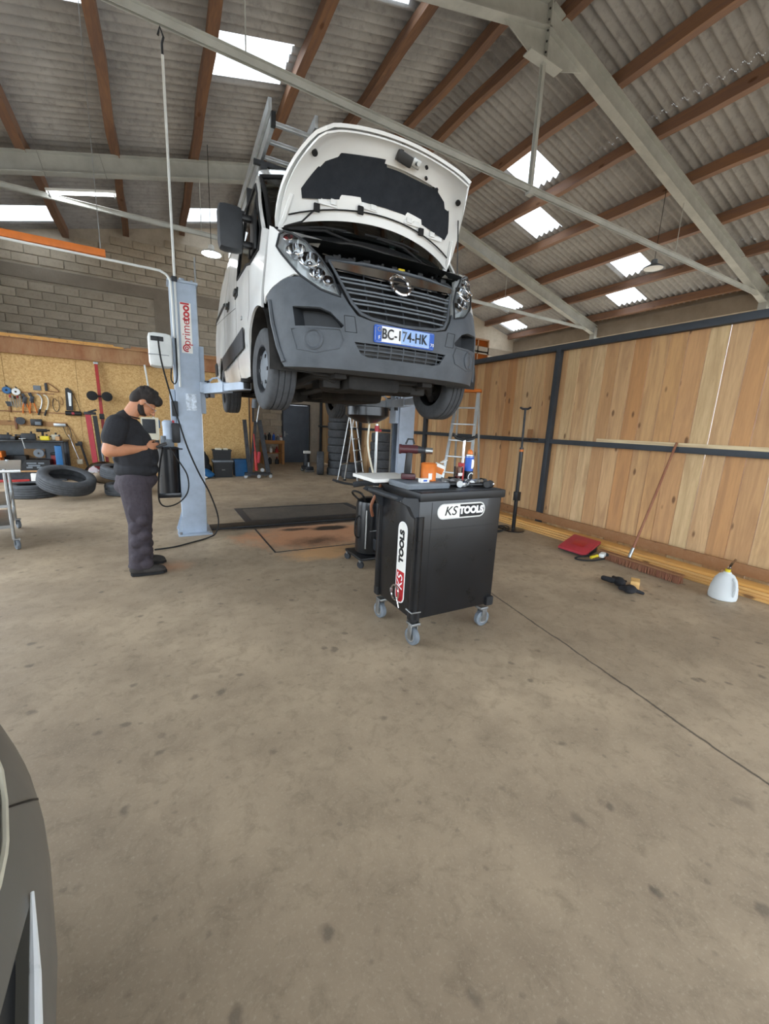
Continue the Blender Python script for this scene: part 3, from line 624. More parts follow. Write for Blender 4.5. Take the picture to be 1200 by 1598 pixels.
# grilles
gr = obj('grille', panel(GR, [], .06, lambda a, b: FR(a, b, -.06)), 'black_plastic', VAN)
mb = MB(); mb.tube([FR(a, b, .0) for a, b in GR]+[FR(.28, 1.125), FR(0, 1.128), FR(-.28, 1.125)], .012, 6, True); obj('grille_surround', mb, 'bumper_grey', gr)
for j, w_ in enumerate((.985, .955, .905, .875, .825, .795, .745)):
    s1 = lerp(w_, [.69, .715, .79, 1.1], [.3, .37, .43, .575])-.012
    mb = MB(); mb.tube([FR(-s1+2*s1*k/24, w_, -.012) for k in range(25)], .0075, 6); obj('grille_bar', mb, 'grey_plastic', gr)
for s in (-.3, -.15, 0, .15, .3):
    mb = MB(); mb.tube([FR(s, w_, -.025) for w_ in (.69, .8, .9, 1.03)], .006, 5); obj('grille_strut', mb, 'dark_plastic', gr)
obj('chrome_strip', panel([(-.565, 1.095), (-.54, 1.045), (-.28, 1.03), (0, 1.027), (.28, 1.03), (.54, 1.045), (.565, 1.095), (.28, 1.1), (0, 1.102), (-.28, 1.1)], [], .05, lambda a, b: FR(a, b, .012), .02), 'chrome', gr)
c = FR(0, 1.0, .02); nrm = Vector((0, -1, .45)).normalized(); X_ = Vector((1, 0, 0)); Y_ = X_.cross(nrm)*-1
em = MB(); em.tube([c+(X_*math.cos(R(k*10))+Y_*math.sin(R(k*10)))*.083 for k in range(36)], .015, 8, True); eo = obj('emblem_ring', em, 'chrome', gr)
em = MB(); em.lathe([(0, -.02), (.083, -.02), (.083, -.005), (0, -.004)], c, nrm, 28); obj('emblem_disc', em, 'black_plastic', eo)
bolt = [(-.115, .008), (.03, .013), (.0, -.004), (.115, -.008), (-.03, -.013), (.0, .004)]
em = MB(); M = Matrix((tuple(X_)+(0,), tuple(Y_)+(0,), tuple(nrm)+(0,), (0, 0, 0, 1))).transposed(); M = Matrix.Translation(c+nrm*.01) @ M
em.prism([(-.118, .004), (-.1, .017), (.045, .017), (.012, -.004), (.118, -.004), (.1, -.017), (-.045, -.017), (-.012, .004)], .014, M); obj('emblem_bolt', em, 'chrome', eo)
lg = obj('lower_grille', panel(LOW, [], .08, lambda a, b: FR(a, b, -.05)), 'black_plastic', VAN)
for w_, s1 in ((.467, .38), (.497, .4), (.437, .36)): obj('grille_bar', MB().tube([FR(-s1+2*s1*k/16, w_, -.012) for k in range(17)], .007 if w_ == .467 else .003, 6), 'bumper_grey', lg)
for k in range(7): obj('grille_strut', MB().tube([FR(-.33+.11*k, w_, -.012) for w_ in (.415, .47, .514)], .004, 5), 'bumper_grey', lg)
# number plate
pl = obj('number_plate', panel(rrect(.52, .112, .01, 3, 0, .592), [], .06, lambda a, b: FR(a, b, .022), .008), 'white_ink', VAN)
obj('plate_holder', panel(rrect(.536, .128, .012, 3, 0, .592), [], .06, lambda a, b: FR(a, b, .013), .012), 'blue_ink', pl)
obj('plate_strip', panel(rrect(.048, .11, .004, 2, -.236, .592), [], .03, lambda a, b: FR(a, b, .0235), .004), 'blue_ink', pl)
obj('plate_strip', panel(rrect(.045, .11, .004, 2, .2375, .592), [], .03, lambda a, b: FR(a, b, .0235), .004), 'blue_ink', pl)
thin_glass('plate_reflection', 'dcebfd', .04, .3)
obj('plate_reflection', panel(rrect(.26, .108, .003, 2, .085, .592), [], .06, lambda a, b: FR(a, b, .0265), .001), 'plate_reflection', pl)  # bluish reflection on the plate, painted as a pale tinted sheet
Mp = Matrix.Translation((-.012, -.0245, .59)) @ Matrix.Rotation(R(90), 4, 'X')
lettering('plate_number', 'BC-174-HK', .104, 'black_ink', pl, Mp, .0012, 0, 1.05, .78)
lettering('plate_country', 'F', .04, 'white_ink', pl, Matrix.Translation((-.236, -.026, .56)) @ Matrix.Rotation(R(90), 4, 'X'))
mb = MB()
for k in range(12): a = R(30*k); mb.sphere((-.236+.014*math.cos(a), -.0255, .62+.014*math.sin(a)), .0025, 6, 4)
obj('plate_stars', mb, 'yellow', pl)
lettering('plate_department', '70', .035, 'white_ink', pl, Matrix.Translation((.238, -.026, .56)) @ Matrix.Rotation(R(90), 4, 'X'))
# headlights
for sg in (-1, 1):
    f = [(sg*a, b) for a, b in HL]; cs = sum((Vector(p) for p in f), Vector((0, 0)))/len(f)
    hl = obj('headlight', panel(f, [], .05, lambda a, b: FR(a, b, .008)), 'lens', VAN)
    mb = MB(); lo = [FR(a, b, .0) for a, b in densify(f, .04)]; hi = [FR(cs.x+(a-cs.x)*.93, cs.y+(b-cs.y)*.93, -.05) for a, b in densify(f, .04)]; n = len(lo)
    mb.add(lo+hi, [(i, (i+1) % n, n+(i+1) % n, n+i) for i in range(n)]+[tuple(range(n, 2*n))]); obj('headlight_housing', mb, 'lamp_shell', hl)
    mb = MB(); mb.tube([FR(a, b, .006) for a, b in densify(f, .04)], .008, 6, True); obj('headlight_rim', mb, 'dark_plastic', hl)
    for s, w_, r in ((.86, 1.13, .075), (.74, 1.06, .085), (.68, .96, .06), (.6, .915, .045), (.93, 1.22, .04)):
        c = FR(sg*s, w_, -.04); nrm = (FR(sg*s, w_, .1)-c); nrm = Vector((nrm.x*.5, nrm.y, .1)).normalized()
        mb = MB(); mb.lathe([(r, .045), (r*.97, .05), (r*.85, .02), (r*.55, -.01), (0, -.02)], c, nrm, 20); mb.sphere(c+nrm*.01, r*.28, 10, 6); obj('reflector', mb, 'chrome', hl)
    obj('side_lamp', MB().sphere(FR(sg*.95, 1.245, -.02), .018), 'red_plastic', hl)
# bonnet, held open
def hood(a, b, off=0):
    q = 1-a*a
    p0 = Vector((.84*a, .78-.24*q, 1.47+.1*q)); p1 = Vector((.61*a, .18+.04*q, 1.925+.115*q))
    p = p0.lerp(p1, b); p.x *= 1+.10*math.sin(math.pi*b)**.8
    n_ = Vector((0, .55, .83)); e = max(0, abs(a)-.86)/.14; e2 = max(0, b-.86)/.14
    return p+n_*(.085*math.sin(math.pi*b*.9)-.035*e*e-.045*e2*e2+off)
ho = obj('bonnet', panel([(-1, 0), (1, 0), (1, 1), (-1, 1)], [], .09, lambda a, b: hood(a, b), .022), 'white_paint', VAN)
INS = [(-.8, .25), (-.83, .34), (-.72, .6), (-.6, .7), (-.1, .73), (-.06, .64), (.52, .66), (.58, .7), (.78, .58), (.83, .34), (.8, .25), (.4, .22), (0, .24), (-.4, .22)]
obj('bonnet_insulation', panel(INS, [], .06, lambda a, b: hood(a, b, -.045-.012*math.cos(9*a)*math.sin(7*b)), .02), 'insulation', ho)
RIM = [(-.97, .02), (.97, .02), (.97, .97), (-.97, .97)]
obj('bonnet_inner_frame', panel(RIM, [[(-.78, .27), (.78, .27), (.8, .35), (.7, .6), (.55, .68), (-.55, .68), (-.7, .6), (-.8, .35)]], .07, lambda a, b: hood(a, b, -.038-.016*math.sin(math.pi*min(1, max(0, (1-abs(a))/.2)))*(1 if b > .75 or abs(a) > .82 else .5)), .012), 'white_paint', ho)
mb = MB()
for k, a in enumerate((-.56, -.17, .33, .65)): obj('bonnet_tab', MB().box(hood(a-.04, .21, -.055), (.05, .01, .04), .006).box(hood(a+.05, .21, -.055), (.05, .01, .04), .006).box(hood(a, .19, -.052), (.16, .01, .03), .006), 'white_paint', ho)
mb = MB(); q = hood(.08, .84, -.07); mb.box(q, (.13, .05, .07), .008, (.5, .2, 0)); mb.box(q+Vector((-.03, -.02, .06)), (.03, .02, .07), .004, (.5, 0, 0)); obj('bonnet_latch', mb, 'black_plastic', ho)
mb = MB(); q = hood(.24, .84, -.065); mb.box(q, (.07, .02, .06), .006, (.5, .2, 0)); mb.cyl(q, q+Vector((0, -.04, -.02)), .014); obj('striker', mb, 'steel', ho)
mb = MB()
for a, b, r_ in ((-.88, .72, .022), (.88, .72, .022), (.38, .86, .012), (.4, .74, .012)): obj('bonnet_stop', MB().lathe([(0, 0), (r_, 0), (r_, .02), (0, .02)], hood(a, b, -.055), (0, -.55, -.83), 10), 'black_rubber', ho)
mb = MB(); mb.tube([hood(a, .12+.03*(1-a*a), -.062) for a in [-.9+.1*k for k in range(19)]], .006, 5)
for a in (-.66, -.25, .45): mb.box(hood(a, .17, -.07), (.05, .02, .06), .006)
mb.tube([hood(-.66, .17, -.07), hood(-.78, .06, -.08), Vector((-.83, .74, 1.44))], .007, 5); obj('washer_hose', mb, 'black_rubber', ho)
for sg in (-1, 1):
    mb = MB(); mb.tube([Vector((sg*.8, .74, 1.38)), Vector((sg*.81, .74, 1.45)), hood(sg*.93, .1, -.05), hood(sg*.9, .3, -.045)], .022, 6); obj('bonnet_hinge', mb, 'white_paint', ho)
mb = MB(); mb.tube([Vector((.8, .5, 1.3)), hood(.93, .55, -.05)], .006, 5); obj('bonnet_stay', mb, 'black_plastic', ho)
# wheels
def wheel(u, v, steer=0):
    W = obj('wheel', MB().lathe([(.2, -.1), (.235, -.107), (.3, -.112), (.325, -.1), (.335, -.085), (.335, -.055), (.326, -.053), (.326, -.045), (.336, -.043), (.337, -.004), (.327, -.003), (.327, .003), (.337, .004), (.336, .043), (.326, .045), (.326, .053), (.335, .055), (.335, .085), (.325, .1), (.3, .112), (.235, .107), (.2, .1)], (0, 0, 0), (1, 0, 0), 48), 'tyre', VAN, 50)
    W.location = (u, v, .337); sg = 1 if u > 0 else -1; W.rotation_euler.z = steer
    obj('rim', MB().lathe([(.2, sg*-.1), (.205, sg*.095), (.19, sg*.1), (.18, sg*.06), (.16, sg*.045), (.09, sg*.06), (0, sg*.06)], (0, 0, 0), (1, 0, 0), 28), 'dark_steel', W)
    obj('hub_cap', MB().lathe([(.165, sg*.05), (.16, sg*.07), (.13, sg*.085), (.06, sg*.095), (0, sg*.097)], (0, 0, 0), (1, 0, 0), 26), 'grey_plastic', W)
    mb = MB()
    for k in range(6): a = R(60*k); mb.box((sg*.088, .12*math.cos(a), .12*math.sin(a)), (.012, .03, .03), .005)
    obj('cap_slots', mb, 'black_plastic', W)
    mb = MB(); mb.lathe([(0, -.06*sg), (.14, -.06*sg), (.14, -.035*sg), (0, -.035*sg)], (0, 0, 0), (1, 0, 0), 24); mb.cyl((-.05*sg, 0, 0), (-.16*sg, 0, 0), .06); obj('brake', mb, 'underbody', W)
for u, v, st in ((-.86, .8, R(4)), (.86, .8, R(4)), (-.87, 3.98, 0), (.87, 3.98, 0)): wheel(u, v, st)
# underneath
mb = MB(); mb.bb(-.9, .9, 1.3, 5.0, .36, .44); mb.bb(-.58, .58, .35, 1.3, .42, .5); ub = obj('floor_pan', mb, 'underbody', VAN)
for u in (-.42, .42): obj('chassis_rail', MB().beam((u, .3, .33), (u, 4.9, .36), .1, .12), 'underbody', VAN)
obj('subframe', MB().beam((-.5, .75, .25), (.5, .75, .25), .18, .08).box((-.43, .55, .27), (.16, .14, .13), .02).box((.43, .55, .27), (.16, .14, .13), .02), 'underbody', VAN)
obj('sump', MB().box((-.08, .55, .27), (.5, .4, .16), .05).box((.25, .62, .3), (.3, .3, .18), .06), 'underbody', VAN)
obj('gearbox', MB().cyl((.15, .7, .32), (.5, .75, .34), .13, .1).box((-.2, .95, .28), (.3, .25, .14), .04), 'underbody', VAN)
for sg in (-1, 1):
    obj('control_arm', MB().tube(smoothpath([(sg*.4, .5, .28), (sg*.55, .52, .31), (sg*.68, .68, .25), (sg*.78, .78, .2)]), [.045]*6+[.04]*6+[.03]*7), 'underbody', VAN)
    obj('drive_shaft', MB().cyl((sg*.35, .8, .33), (sg*.75, .8, .335), .02).lathe([(.05, 0), (.03, .12), (.05, .02)], (sg*.6, .8, .333), (sg, 0, 0), 12), 'underbody', VAN)
    obj('spring_strut', MB().cyl((sg*.7, .8, .3), (sg*.64, .82, .9), .05), 'underbody', VAN)
obj('exhaust', MB().tube(smoothpath([(-.3, .7, .35), (-.25, 1.2, .28), (-.2, 2.0, .27), (-.3, 3.0, .27), (-.32, 4.6, .3)]), .035), 'underbody', VAN)
obj('silencer', MB().cyl((-.25, 2.2, .25), (-.3, 3.1, .25), .1), 'underbody', VAN)
obj('rear_axle', MB().cyl((-.8, 3.98, .3), (.8, 3.98, .3), .05).beam((-.55, 3.3, .3), (-.55, 4.6, .3), .06, .03).beam((.55, 3.3, .3), (.55, 4.6, .3), .06, .03), 'underbody', VAN)
obj('anti_roll_bar', MB().tube(smoothpath([(-.66, .6, .33), (-.5, .42, .3), (0, .4, .29), (.5, .42, .3), (.66, .6, .33)]), .014), 'underbody', VAN)
obj('fuel_tank', MB().box((.5, 2.4, .3), (.55, .9, .22), .06), 'underbody', VAN)
obj('sump_guard', MB().box((.0, .36, .33), (1.0, .22, .05), .02), 'underbody', VAN)
mb = MB(); hs_ = [SD(5.05, w_) for w_ in (.45, .7, 1.0, 1.2, 1.5, 1.75, 2.0, 2.25, 2.35)]; mb.add(hs_+[Vector((-p.x, p.y, p.z)) for p in hs_], [(i, i+1, 10+i, 9+i) for i in range(8)]); obj('rear_doors', mb, 'white_paint', VAN)
# aluminium ladder strapped on the van roof
lad = thing('roof_ladder', 'aluminium ladder lying on the van roof with its end over the windscreen', 'ladder', (1.76, 2.92, 1.595+2.545), -R(2.5))
for u in (-.715, -.28):
    obj('stile', MB().bb(u-.018, u+.018, 1.42, 5.0, .0, .105, .004), 'alu', lad); obj('stile', MB().bb(u-.045, u-.01, 1.42, 5.0, .112, .215, .004), 'alu', lad); obj('end_cap', MB().bb(u-.02, u+.02, 1.4, 1.45, -.004, .108, .004), 'black_plastic', lad)
for k in range(13): obj('rung', MB().bb(-.7, -.29, 1.49+.275*k-.018, 1.49+.275*k+.018, .045, .08, .006), 'alu', lad)
# ================================================================ two-post lift
def lift_post(x, sg, label):
    t = thing('lift_post', label, 'lift post', (x, 5.82, 0), group='posts of the two-post lift')
    mb = MB(); mb.bb(-.14, .14, -.135, -.125, .02, 3.02, .003); mb.bb(-.14, .14, .125, .135, .02, 3.02, .003); mb.bb(min(-sg*.14, -sg*.13), max(-sg*.14, -sg*.13), -.13, .13, .02, 3.02)
    for y in (-.13, .13): mb.bb(min(sg*.13, sg*.14), max(sg*.13, sg*.14), min(y, y*.55), max(y, y*.55), .02, 3.02)
    obj('column', mb, 'lift_grey', t)
    obj('top_plate', MB().bb(-.16, .16, -.155, .155, 3.02, 3.045, .004).cyl((0, 0, 3.045), (0, 0, 3.1), .03).cyl((-.1, -.1, 3.045), (-.1, -.1, 3.07), .014, n=6).cyl((.1, -.1, 3.045), (.1, -.1, 3.07), .014, n=6), 'lift_grey', t)
    obj('base_plate', MB().bb(-.2, .2, -.24, .3, 0, .02, .003), 'lift_grey', t)
    mb = MB()
    for a in (-.17, .17):
        for b in (-.2, .26): mb.cyl((a, b, .02), (a, b, .05), .018, n=6)
    obj('anchor_bolt', mb, 'steel', t)
    for y in (-.13, .13):
        mb = MB(); M = Matrix.Translation((-sg*.14, y, .02)) @ Matrix.Rotation(R(90), 4, 'X'); mb.prism([(0, 0), (-sg*.07, 0), (0, .24)], .012, M); obj('gusset', mb, 'lift_grey', t)
    mb = MB(); mb.bb(min(-sg*.14, -sg*.2), max(-sg*.14, -sg*.2), -.22, -.12, .02, .2)
    car = obj('carriage', MB().bb(min(sg*.06, sg*.2), max(sg*.06, sg*.2), -.1, .1, 1.55, 2.35, .006).bb(min(sg*.13, sg*.26), max(sg*.13, sg*.26), -.17, .17, 1.8, 1.93, .01), 'lift_grey', t)
    obj('lead_screw', MB().cyl((sg*.02, 0, .05), (sg*.02, 0, 3.0), .022), 'dark_steel', t)
    obj('safety_ladder', MB().bb(min(sg*.15, sg*.165), max(sg*.15, sg*.165), .06, .1, .1, 3.38), 'steel', t)
    for fy, ex, ey in ((-1, .5, -1.2), (1, .42, 1.25)):
        a = Vector((sg*.22, fy*.12, 1.85)); e = Vector((sg*ex, ey, 1.85)); m_ = a.lerp(e, .55)
        ar = obj('lift_arm', MB().beam(a, m_, .12, .11), 'lift_grey', t); obj('arm_extension', MB().beam(a.lerp(e, .45), e, .09, .08), 'lift_grey', ar)
        obj('arm_pad', MB().lathe([(0, -.03), (.035, -.03), (.035, .03), (.065, .035), (.065, .07), (0, .072)], e, n=16), 'black_rubber', ar)
        obj('arm_guard', MB().tube([a+Vector((0, fy*.0, .07)), a+Vector((sg*.06, fy*.06, .13)), a.lerp(e, .3)+Vector((0, 0, .12)), a.lerp(e, .42)+Vector((0, 0, .06))], .012, 6), 'lift_grey', ar)
        obj('arm_lock', MB().cyl(a+Vector((0, -.02, -.1)), a+Vector((0, -.02, .1)), .03), 'dark_steel', ar)
    return t
LP = lift_post(.37, 1, 'grey lift post with red lettered sticker beside the standing mechanic'); RP = lift_post(3.55, -1, 'grey lift post behind the black tool cart')
mat('crinkled_foil', 'b9c2cc', .4, .6, .35, 30, .5)
# sticker and fittings of the left post
mb = MB(); mb.bb(-.045, .075, -.1385, -.1365, 2.25, 2.81); st = obj('sticker', mb, 'paper', LP)
Mt = Matrix.Translation((.015, -.1395, 2.575)) @ Matrix.Rotation(R(90), 4, 'X') @ Matrix.Rotation(R(90), 4, 'Z')
lettering('sticker_text', 'prime', .125, 'red_ink', st, Matrix.Translation((0, 0, -.095)) @ Mt, 0, 0, 1, .98); lettering('sticker_text', 'tool', .125, 'red_ink', st, Matrix.Translation((0, 0, .135)) @ Mt, .004, 0, 1, .98)
mb = MB(); mb.tube([(.012+.036*math.cos(R(k*20)), -.1395, 2.305+.036*math.sin(R(k*20))) for k in range(16)], .007, 5); mb.tube([(.012+.016*math.cos(R(k*40)), -.1395, 2.305+.016*math.sin(R(k*40))) for k in range(9)], .006, 5, True); obj('sticker_mark', mb, 'red_ink', st)
mb = MB(); mb.bb(-.03, .09, -.1385, -.1365, 1.58, 1.78); obj('foil_label', mb, 'crinkled_foil', LP)
obj('control_box', MB().bb(-.2, -.145, -.1, .08, 1.18, 1.82, .006), 'lift_grey', LP); obj('switch_box', MB().bb(-.19, -.12, -.16, -.11, 1.5, 1.68, .008), 'dark_plastic', LP)
obj('warning_label', MB().bb(-.196, -.17, -.1035, -.1005, 1.28, 1.45), 'red_ink', LP)
pu = obj('power_unit', MB().cyl((-.26, -.06, .56), (-.26, -.06, 1.1), .125, n=24).lathe([(.127, 0), (.13, .012), (.1, .03), (0, .032)], (-.26, -.06, 1.1), n=24).bb(-.4, -.14, -.18, .08, .5, .56, .01), 'black_paint', LP)
obj('pump_block', MB().box((-.26, -.06, 1.17), (.15, .13, .1), .015).cyl((-.3, -.1, 1.12), (-.3, -.1, 1.26), .03), 'grey_plastic', pu); obj('motor', MB().cyl((-.24, -.06, 1.22), (-.24, -.06, 1.4), .062, n=18).lathe([(.066, 0), (.066, .05), (.04, .07), (0, .07)], (-.24, -.06, 1.38), n=18), 'lift_grey', pu)
obj('capacitor_box', MB().box((-.16, -.12, 1.3), (.09, .1, .24), .02), 'black_plastic', pu)
obj('pump_handle', MB().tube([(-.26, -.18, 1.12), (-.2, -.21, 1.115), (-.1, -.2, 1.11)], .008), 'black_plastic', pu)
# hose reel with its hose
t = thing('hose_reel', 'pale grey hose reel box mounted high on the lift post', 'hose reel', (.08, 5.68, 2.05))
obj('housing', MB().box((.02, 0, .19), (.25, .22, .38), .06), 'white_plastic', t); obj('outlet', MB().box((-.01, -.108, .305), (.13, .02, .05), .006), 'black_plastic', t); obj('bracket', MB().bb(.08, .14, -.05, .05, .1, .3), 'grey_plastic', t); obj('seam', MB().bb(-.102, .102, -.112, .112, .13, .136), 'grey_plastic', t)
mb = MB(); mb.tube(smoothpath([(.08, 5.545, 2.36), (.1, 5.5, 2.1), (.17, 5.5, 1.75), (.25, 5.48, 1.4), (.32, 5.46, 1.13), (.42, 5.45, .85), (.55, 5.46, .55), (.63, 5.47, .25), (.6, 5.46, .06), (.5, 5.4, .014), (.3, 5.25, .012), (.1, 5.12, .012), (-.1, 5.08, .012)], 8), .009); tag(obj('air_hose', mb, 'black_rubber'), 'dark hose running down the lift post and across the floor', 'hose')
mb = MB(); mb.tube(smoothpath([(.13, 5.545, 1.14), (.2, 5.53, 1.0), (.3, 5.53, .8), (.3, 5.53, .6), (.2, 5.5, .47), (.05, 5.3, .46), (-.02, 5.0, .6), (.0, 4.6, .95), (.045, 4.46, 1.2)], 8), .008); tag(obj('remote_cable', mb, 'black_rubber'), 'black cable looping from the device in the mechanic\'s hands to the lift post', 'cable')
mb = MB(); mb.tube(smoothpath([(.2, 5.6, 2.05), (.19, 5.56, 1.92), (.23, 5.6, 1.88), (.26, 5.66, 2.0), (.262, 5.67, 2.4)], 8), .007); tag(obj('reel_cable', mb, 'black_rubber'), 'short black cable looping below the hose reel', 'cable')
# conduits
t = thing('electric_conduit', 'white vertical conduit rising from the lift post to the tie bar', 'conduit', (.285, 5.66, 0))
obj('pipe', MB().cyl((0, 0, 1.85), (.012, .06, 5.2), .0135, n=10), 'white_plastic', t); obj('hook', MB().tube([(.012, .06, 5.2), (.012, .06, 5.3), (.03, .06, 5.36), (.0, .06, 5.44), (-.02, .06, 5.36)], .012), 'dark_steel', t); obj('clip', MB().box((0, .0, 3.04), (.06, .05, .05), .008), 'dark_plastic', t)
mb = MB(); mb.tube(smoothpath([(-3.9, 5.66, 3.13), (-1.2, 5.66, 3.11), (0, 5.66, 3.1), (.16, 5.66, 3.09), (.235, 5.66, 3.03), (.248, 5.66, 2.9), (.25, 5.66, 2.4)], 6), .013); tag(obj('bent_conduit', mb, 'white_plastic'), 'white conduit running in from the left and bending down the lift post', 'conduit')
mb = MB(); mb.bb(-1.75, 1.75, -.025, .025, -.033, .033, .002); o = obj('hanging_plank', mb, 'orange'); o.location = (-2.11, 5.68, 3.162); tag(o, 'orange wooden batten carrying the conduit at upper left', 'batten')
for x, y, z0, z1, lab in ((-.4, 5.68, 3.195, 6.5, 'thin wire hanging from the roof to the orange batten'), (.62, 10.92, 5.5, 6.6, 'thin wire hanging below the far roof frame')):
    mb = MB(); mb.cyl((0, 0, 0), (0, 0, z1-z0), .0035, n=6); o = obj('hanging_wire', mb, 'steel'); o.location = (x, y, z0); tag(o, lab, 'wire')
# lamps
t = thing('tube_lamp', 'white fluorescent tube lamp under the far roof frame', 'lamp', (-.97, 10.75, 5.62), (0, R(-13.5), 0))
obj('housing', MB().bb(-.58, .58, -.05, .05, .02, .07, .01), 'white_plastic', t); mb = MB(); mb.cyl((-.56, 0, 0), (.56, 0, 0), .02); tb = mat('lit_tube', 'ffffff', .5, emit=4); obj('tube', mb, 'lit_tube', t)
obj('end_clamps', MB().box((-.54, 0, -.02), (.03, .05, .09), .008).box((.54, 0, -.02), (.03, .05, .09), .008), 'steel', t)
for x in (-.5, .5): obj('chain', MB().cyl((x, 0, .07), (x, 0, .918), .004, n=6), 'steel', t)
def pend(loc, zr, label, lit):
    t = thing('pendant_lamp', label, 'lamp', loc); obj('shade', MB().lathe([(.02, .2), (.06, .18), (.07, .1), (.2, .03), (.22, .0), (.21, 0), (.06, .09), (0, .1)], n=24), 'white_plastic' if lit else 'grey_plastic', t)
    obj('bulb', MB().lathe([(0, 0), (.19, .005), (.19, .015), (0, .02)], n=24), 'lit_lamp' if lit else 'white_plastic', t); obj('cord', MB().cyl((0, 0, .2), (0, 0, zr-loc[2]), .006, n=6), 'black_rubber', t)
mat('lit_lamp', 'f2f8ff', .5, emit=9)
pend((1.3, 10.6, 5.02), 7.1, 'lit round pendant lamp glowing behind the van mirror', True); pend((9.91, 5.9, 5.2), 7.15, 'unlit round pendant lamp under the tie bar at right', False)

# ================================================================ the mechanic
def blob(prims, voxel, name, smooth_it=3):
    mb = MB()
    for p in prims:
        if p[0] == 'c':
            _, a, b, r0, r1 = p; a, b = Vector(a), Vector(b); mb.cyl(a, b, r0, r1, 16); mb.sphere(a, r0, 16, 10); mb.sphere(b, r1, 16, 10)
        else:
            _, c, r, rot = p; s0 = len(mb.v); mb.sphere((0, 0, 0), r, 20, 14); M = Matrix.Translation(c) @ Euler(rot).to_matrix().to_4x4()
            for i in range(s0, len(mb.v)): mb.v[i] = tuple(M @ Vector(mb.v[i]))
    me = mb.mesh(name); o = bpy.data.objects.new('tmp', me); C.objects.link(o)
    m1 = o.modifiers.new('r', 'REMESH'); m1.mode = 'VOXEL'; m1.voxel_size = voxel; m1.use_smooth_shade = True
    m2 = o.modifiers.new('s', 'SMOOTH'); m2.factor = .5; m2.iterations = smooth_it
    dg = bpy.context.evaluated_depsgraph_get(); out = bpy.data.meshes.new_from_object(o.evaluated_get(dg)); bpy.data.objects.remove(o); out.shade_smooth(); out.name = name
    return out
P = thing('person', 'mechanic in black T-shirt and dark work trousers looking down at a device', 'person', (-.16, 4.47, 0))
E0 = (0, 0, 0)
hc = Vector((.085, 0, 1.615)); fd = Vector((.72, 0, -.69)).normalized(); dn = Vector((-.69, 0, -.72)).normalized(); sd = Vector((0, 1, 0))
def hp(f, d, s): return hc+fd*f+dn*d+sd*s
pit = (0, math.atan2(.69, .72), 0)
body = [('e', hp(-.01, -.02, 0), (.1, .078, .105), pit), ('e', hp(.035, .045, 0), (.062, .06, .075), pit), ('e', hp(.05, .085, 0), (.04, .042, .035), pit),
        ('c', hp(.098, .0, 0), hp(.122, .042, 0), .009, .015), ('c', hp(.1, .042, -.012), hp(.1, .042, .012), .011, .011), ('c', hp(.098, .07, -.016), hp(.098, .07, .016), .009, .009), ('e', hp(.088, -.005, -.033), (.014, .02, .012), pit), ('e', hp(.088, -.005, .033), (.014, .02, .012), pit),
        ('e', hp(-.01, .015, -.082), (.022, .01, .033), pit), ('e', hp(-.01, .015, .082), (.022, .01, .033), pit),
        ('c', (-.075, 0, 1.44), hp(-.03, .055, 0), .066, .062),
        ('e', (-.09, 0, 1.32), (.12, .17, .15), E0), ('e', (-.04, 0, 1.08), (.13, .15, .16), E0), ('e', (-.06, 0, .93), (.12, .16, .12), E0),
        ('c', (-.11, -.1, 1.43), (-.13, -.19, 1.41), .06, .062), ('c', (-.11, .1, 1.43), (-.13, .19, 1.41), .06, .062),
        ('c', (-.05, -.09, .9), (-.02, -.11, .5), .075, .05), ('c', (-.02, -.11, .5), (-.06, -.13, .09), .05, .035), ('c', (-.05, .09, .9), (-.02, .1, .5), .075, .05), ('c', (-.02, .1, .5), (-.06, .14, .09), .05, .035)]
# arms: upper arm, forearm, hand with five fingers closed on the device
def arm(s, sh, el, wr, knuck):
    sh, el, wr, kn = map(Vector, (sh, el, wr, knuck)); out = [('c', sh, sh.lerp(el, .5), .068, .066), ('c', sh.lerp(el, .5), el, .066, .055), ('c', el, el.lerp(wr, .3), .055, .055), ('c', el.lerp(wr, .3), wr, .055, .031)]
    d = (kn-wr).normalized(); acr = Vector((0, 0, 1)); inw = Vector((0, -s, 0))
    out += [('e', wr.lerp(kn, .55), (.05, .022, .04), (0, -math.atan2(d.z, d.x), math.atan2(d.y, d.x)))]
    for k, (h, L) in enumerate(((.024, .034), (.008, .038), (-.009, .036), (-.025, .029))):
        b = kn+Vector((-.006*abs(k-1), 0, h)); m1 = b+d*L+inw*.006; m2 = m1+(d*.35+inw*.94).normalized()*L*.75; m3 = m2+(d*-.5+inw*.86).normalized()*L*.5
        out += [('c', b, m1, .0095, .009), ('c', m1, m2, .009, .0085), ('c', m2, m3, .0085, .007)]
    b = wr.lerp(kn, .3)+Vector((0, 0, .03)); m1 = b+d*.035+Vector((0, 0, .022))+inw*.01; m2 = m1+d*.03+inw*.024
    out += [('c', b, m1, .0125, .0105), ('c', m1, m2, .0105, .008)]
    return out
body += arm(-1, (-.135, -.2, 1.4), (-.205, -.265, 1.185), (.055, -.135, 1.2), (.13, -.085, 1.215)) + arm(1, (-.12, .2, 1.4), (-.14, .27, 1.16), (.07, .13, 1.185), (.14, .075, 1.205))
bo = link('body', blob(body, .0055, 'body', 2), 'skin', P)
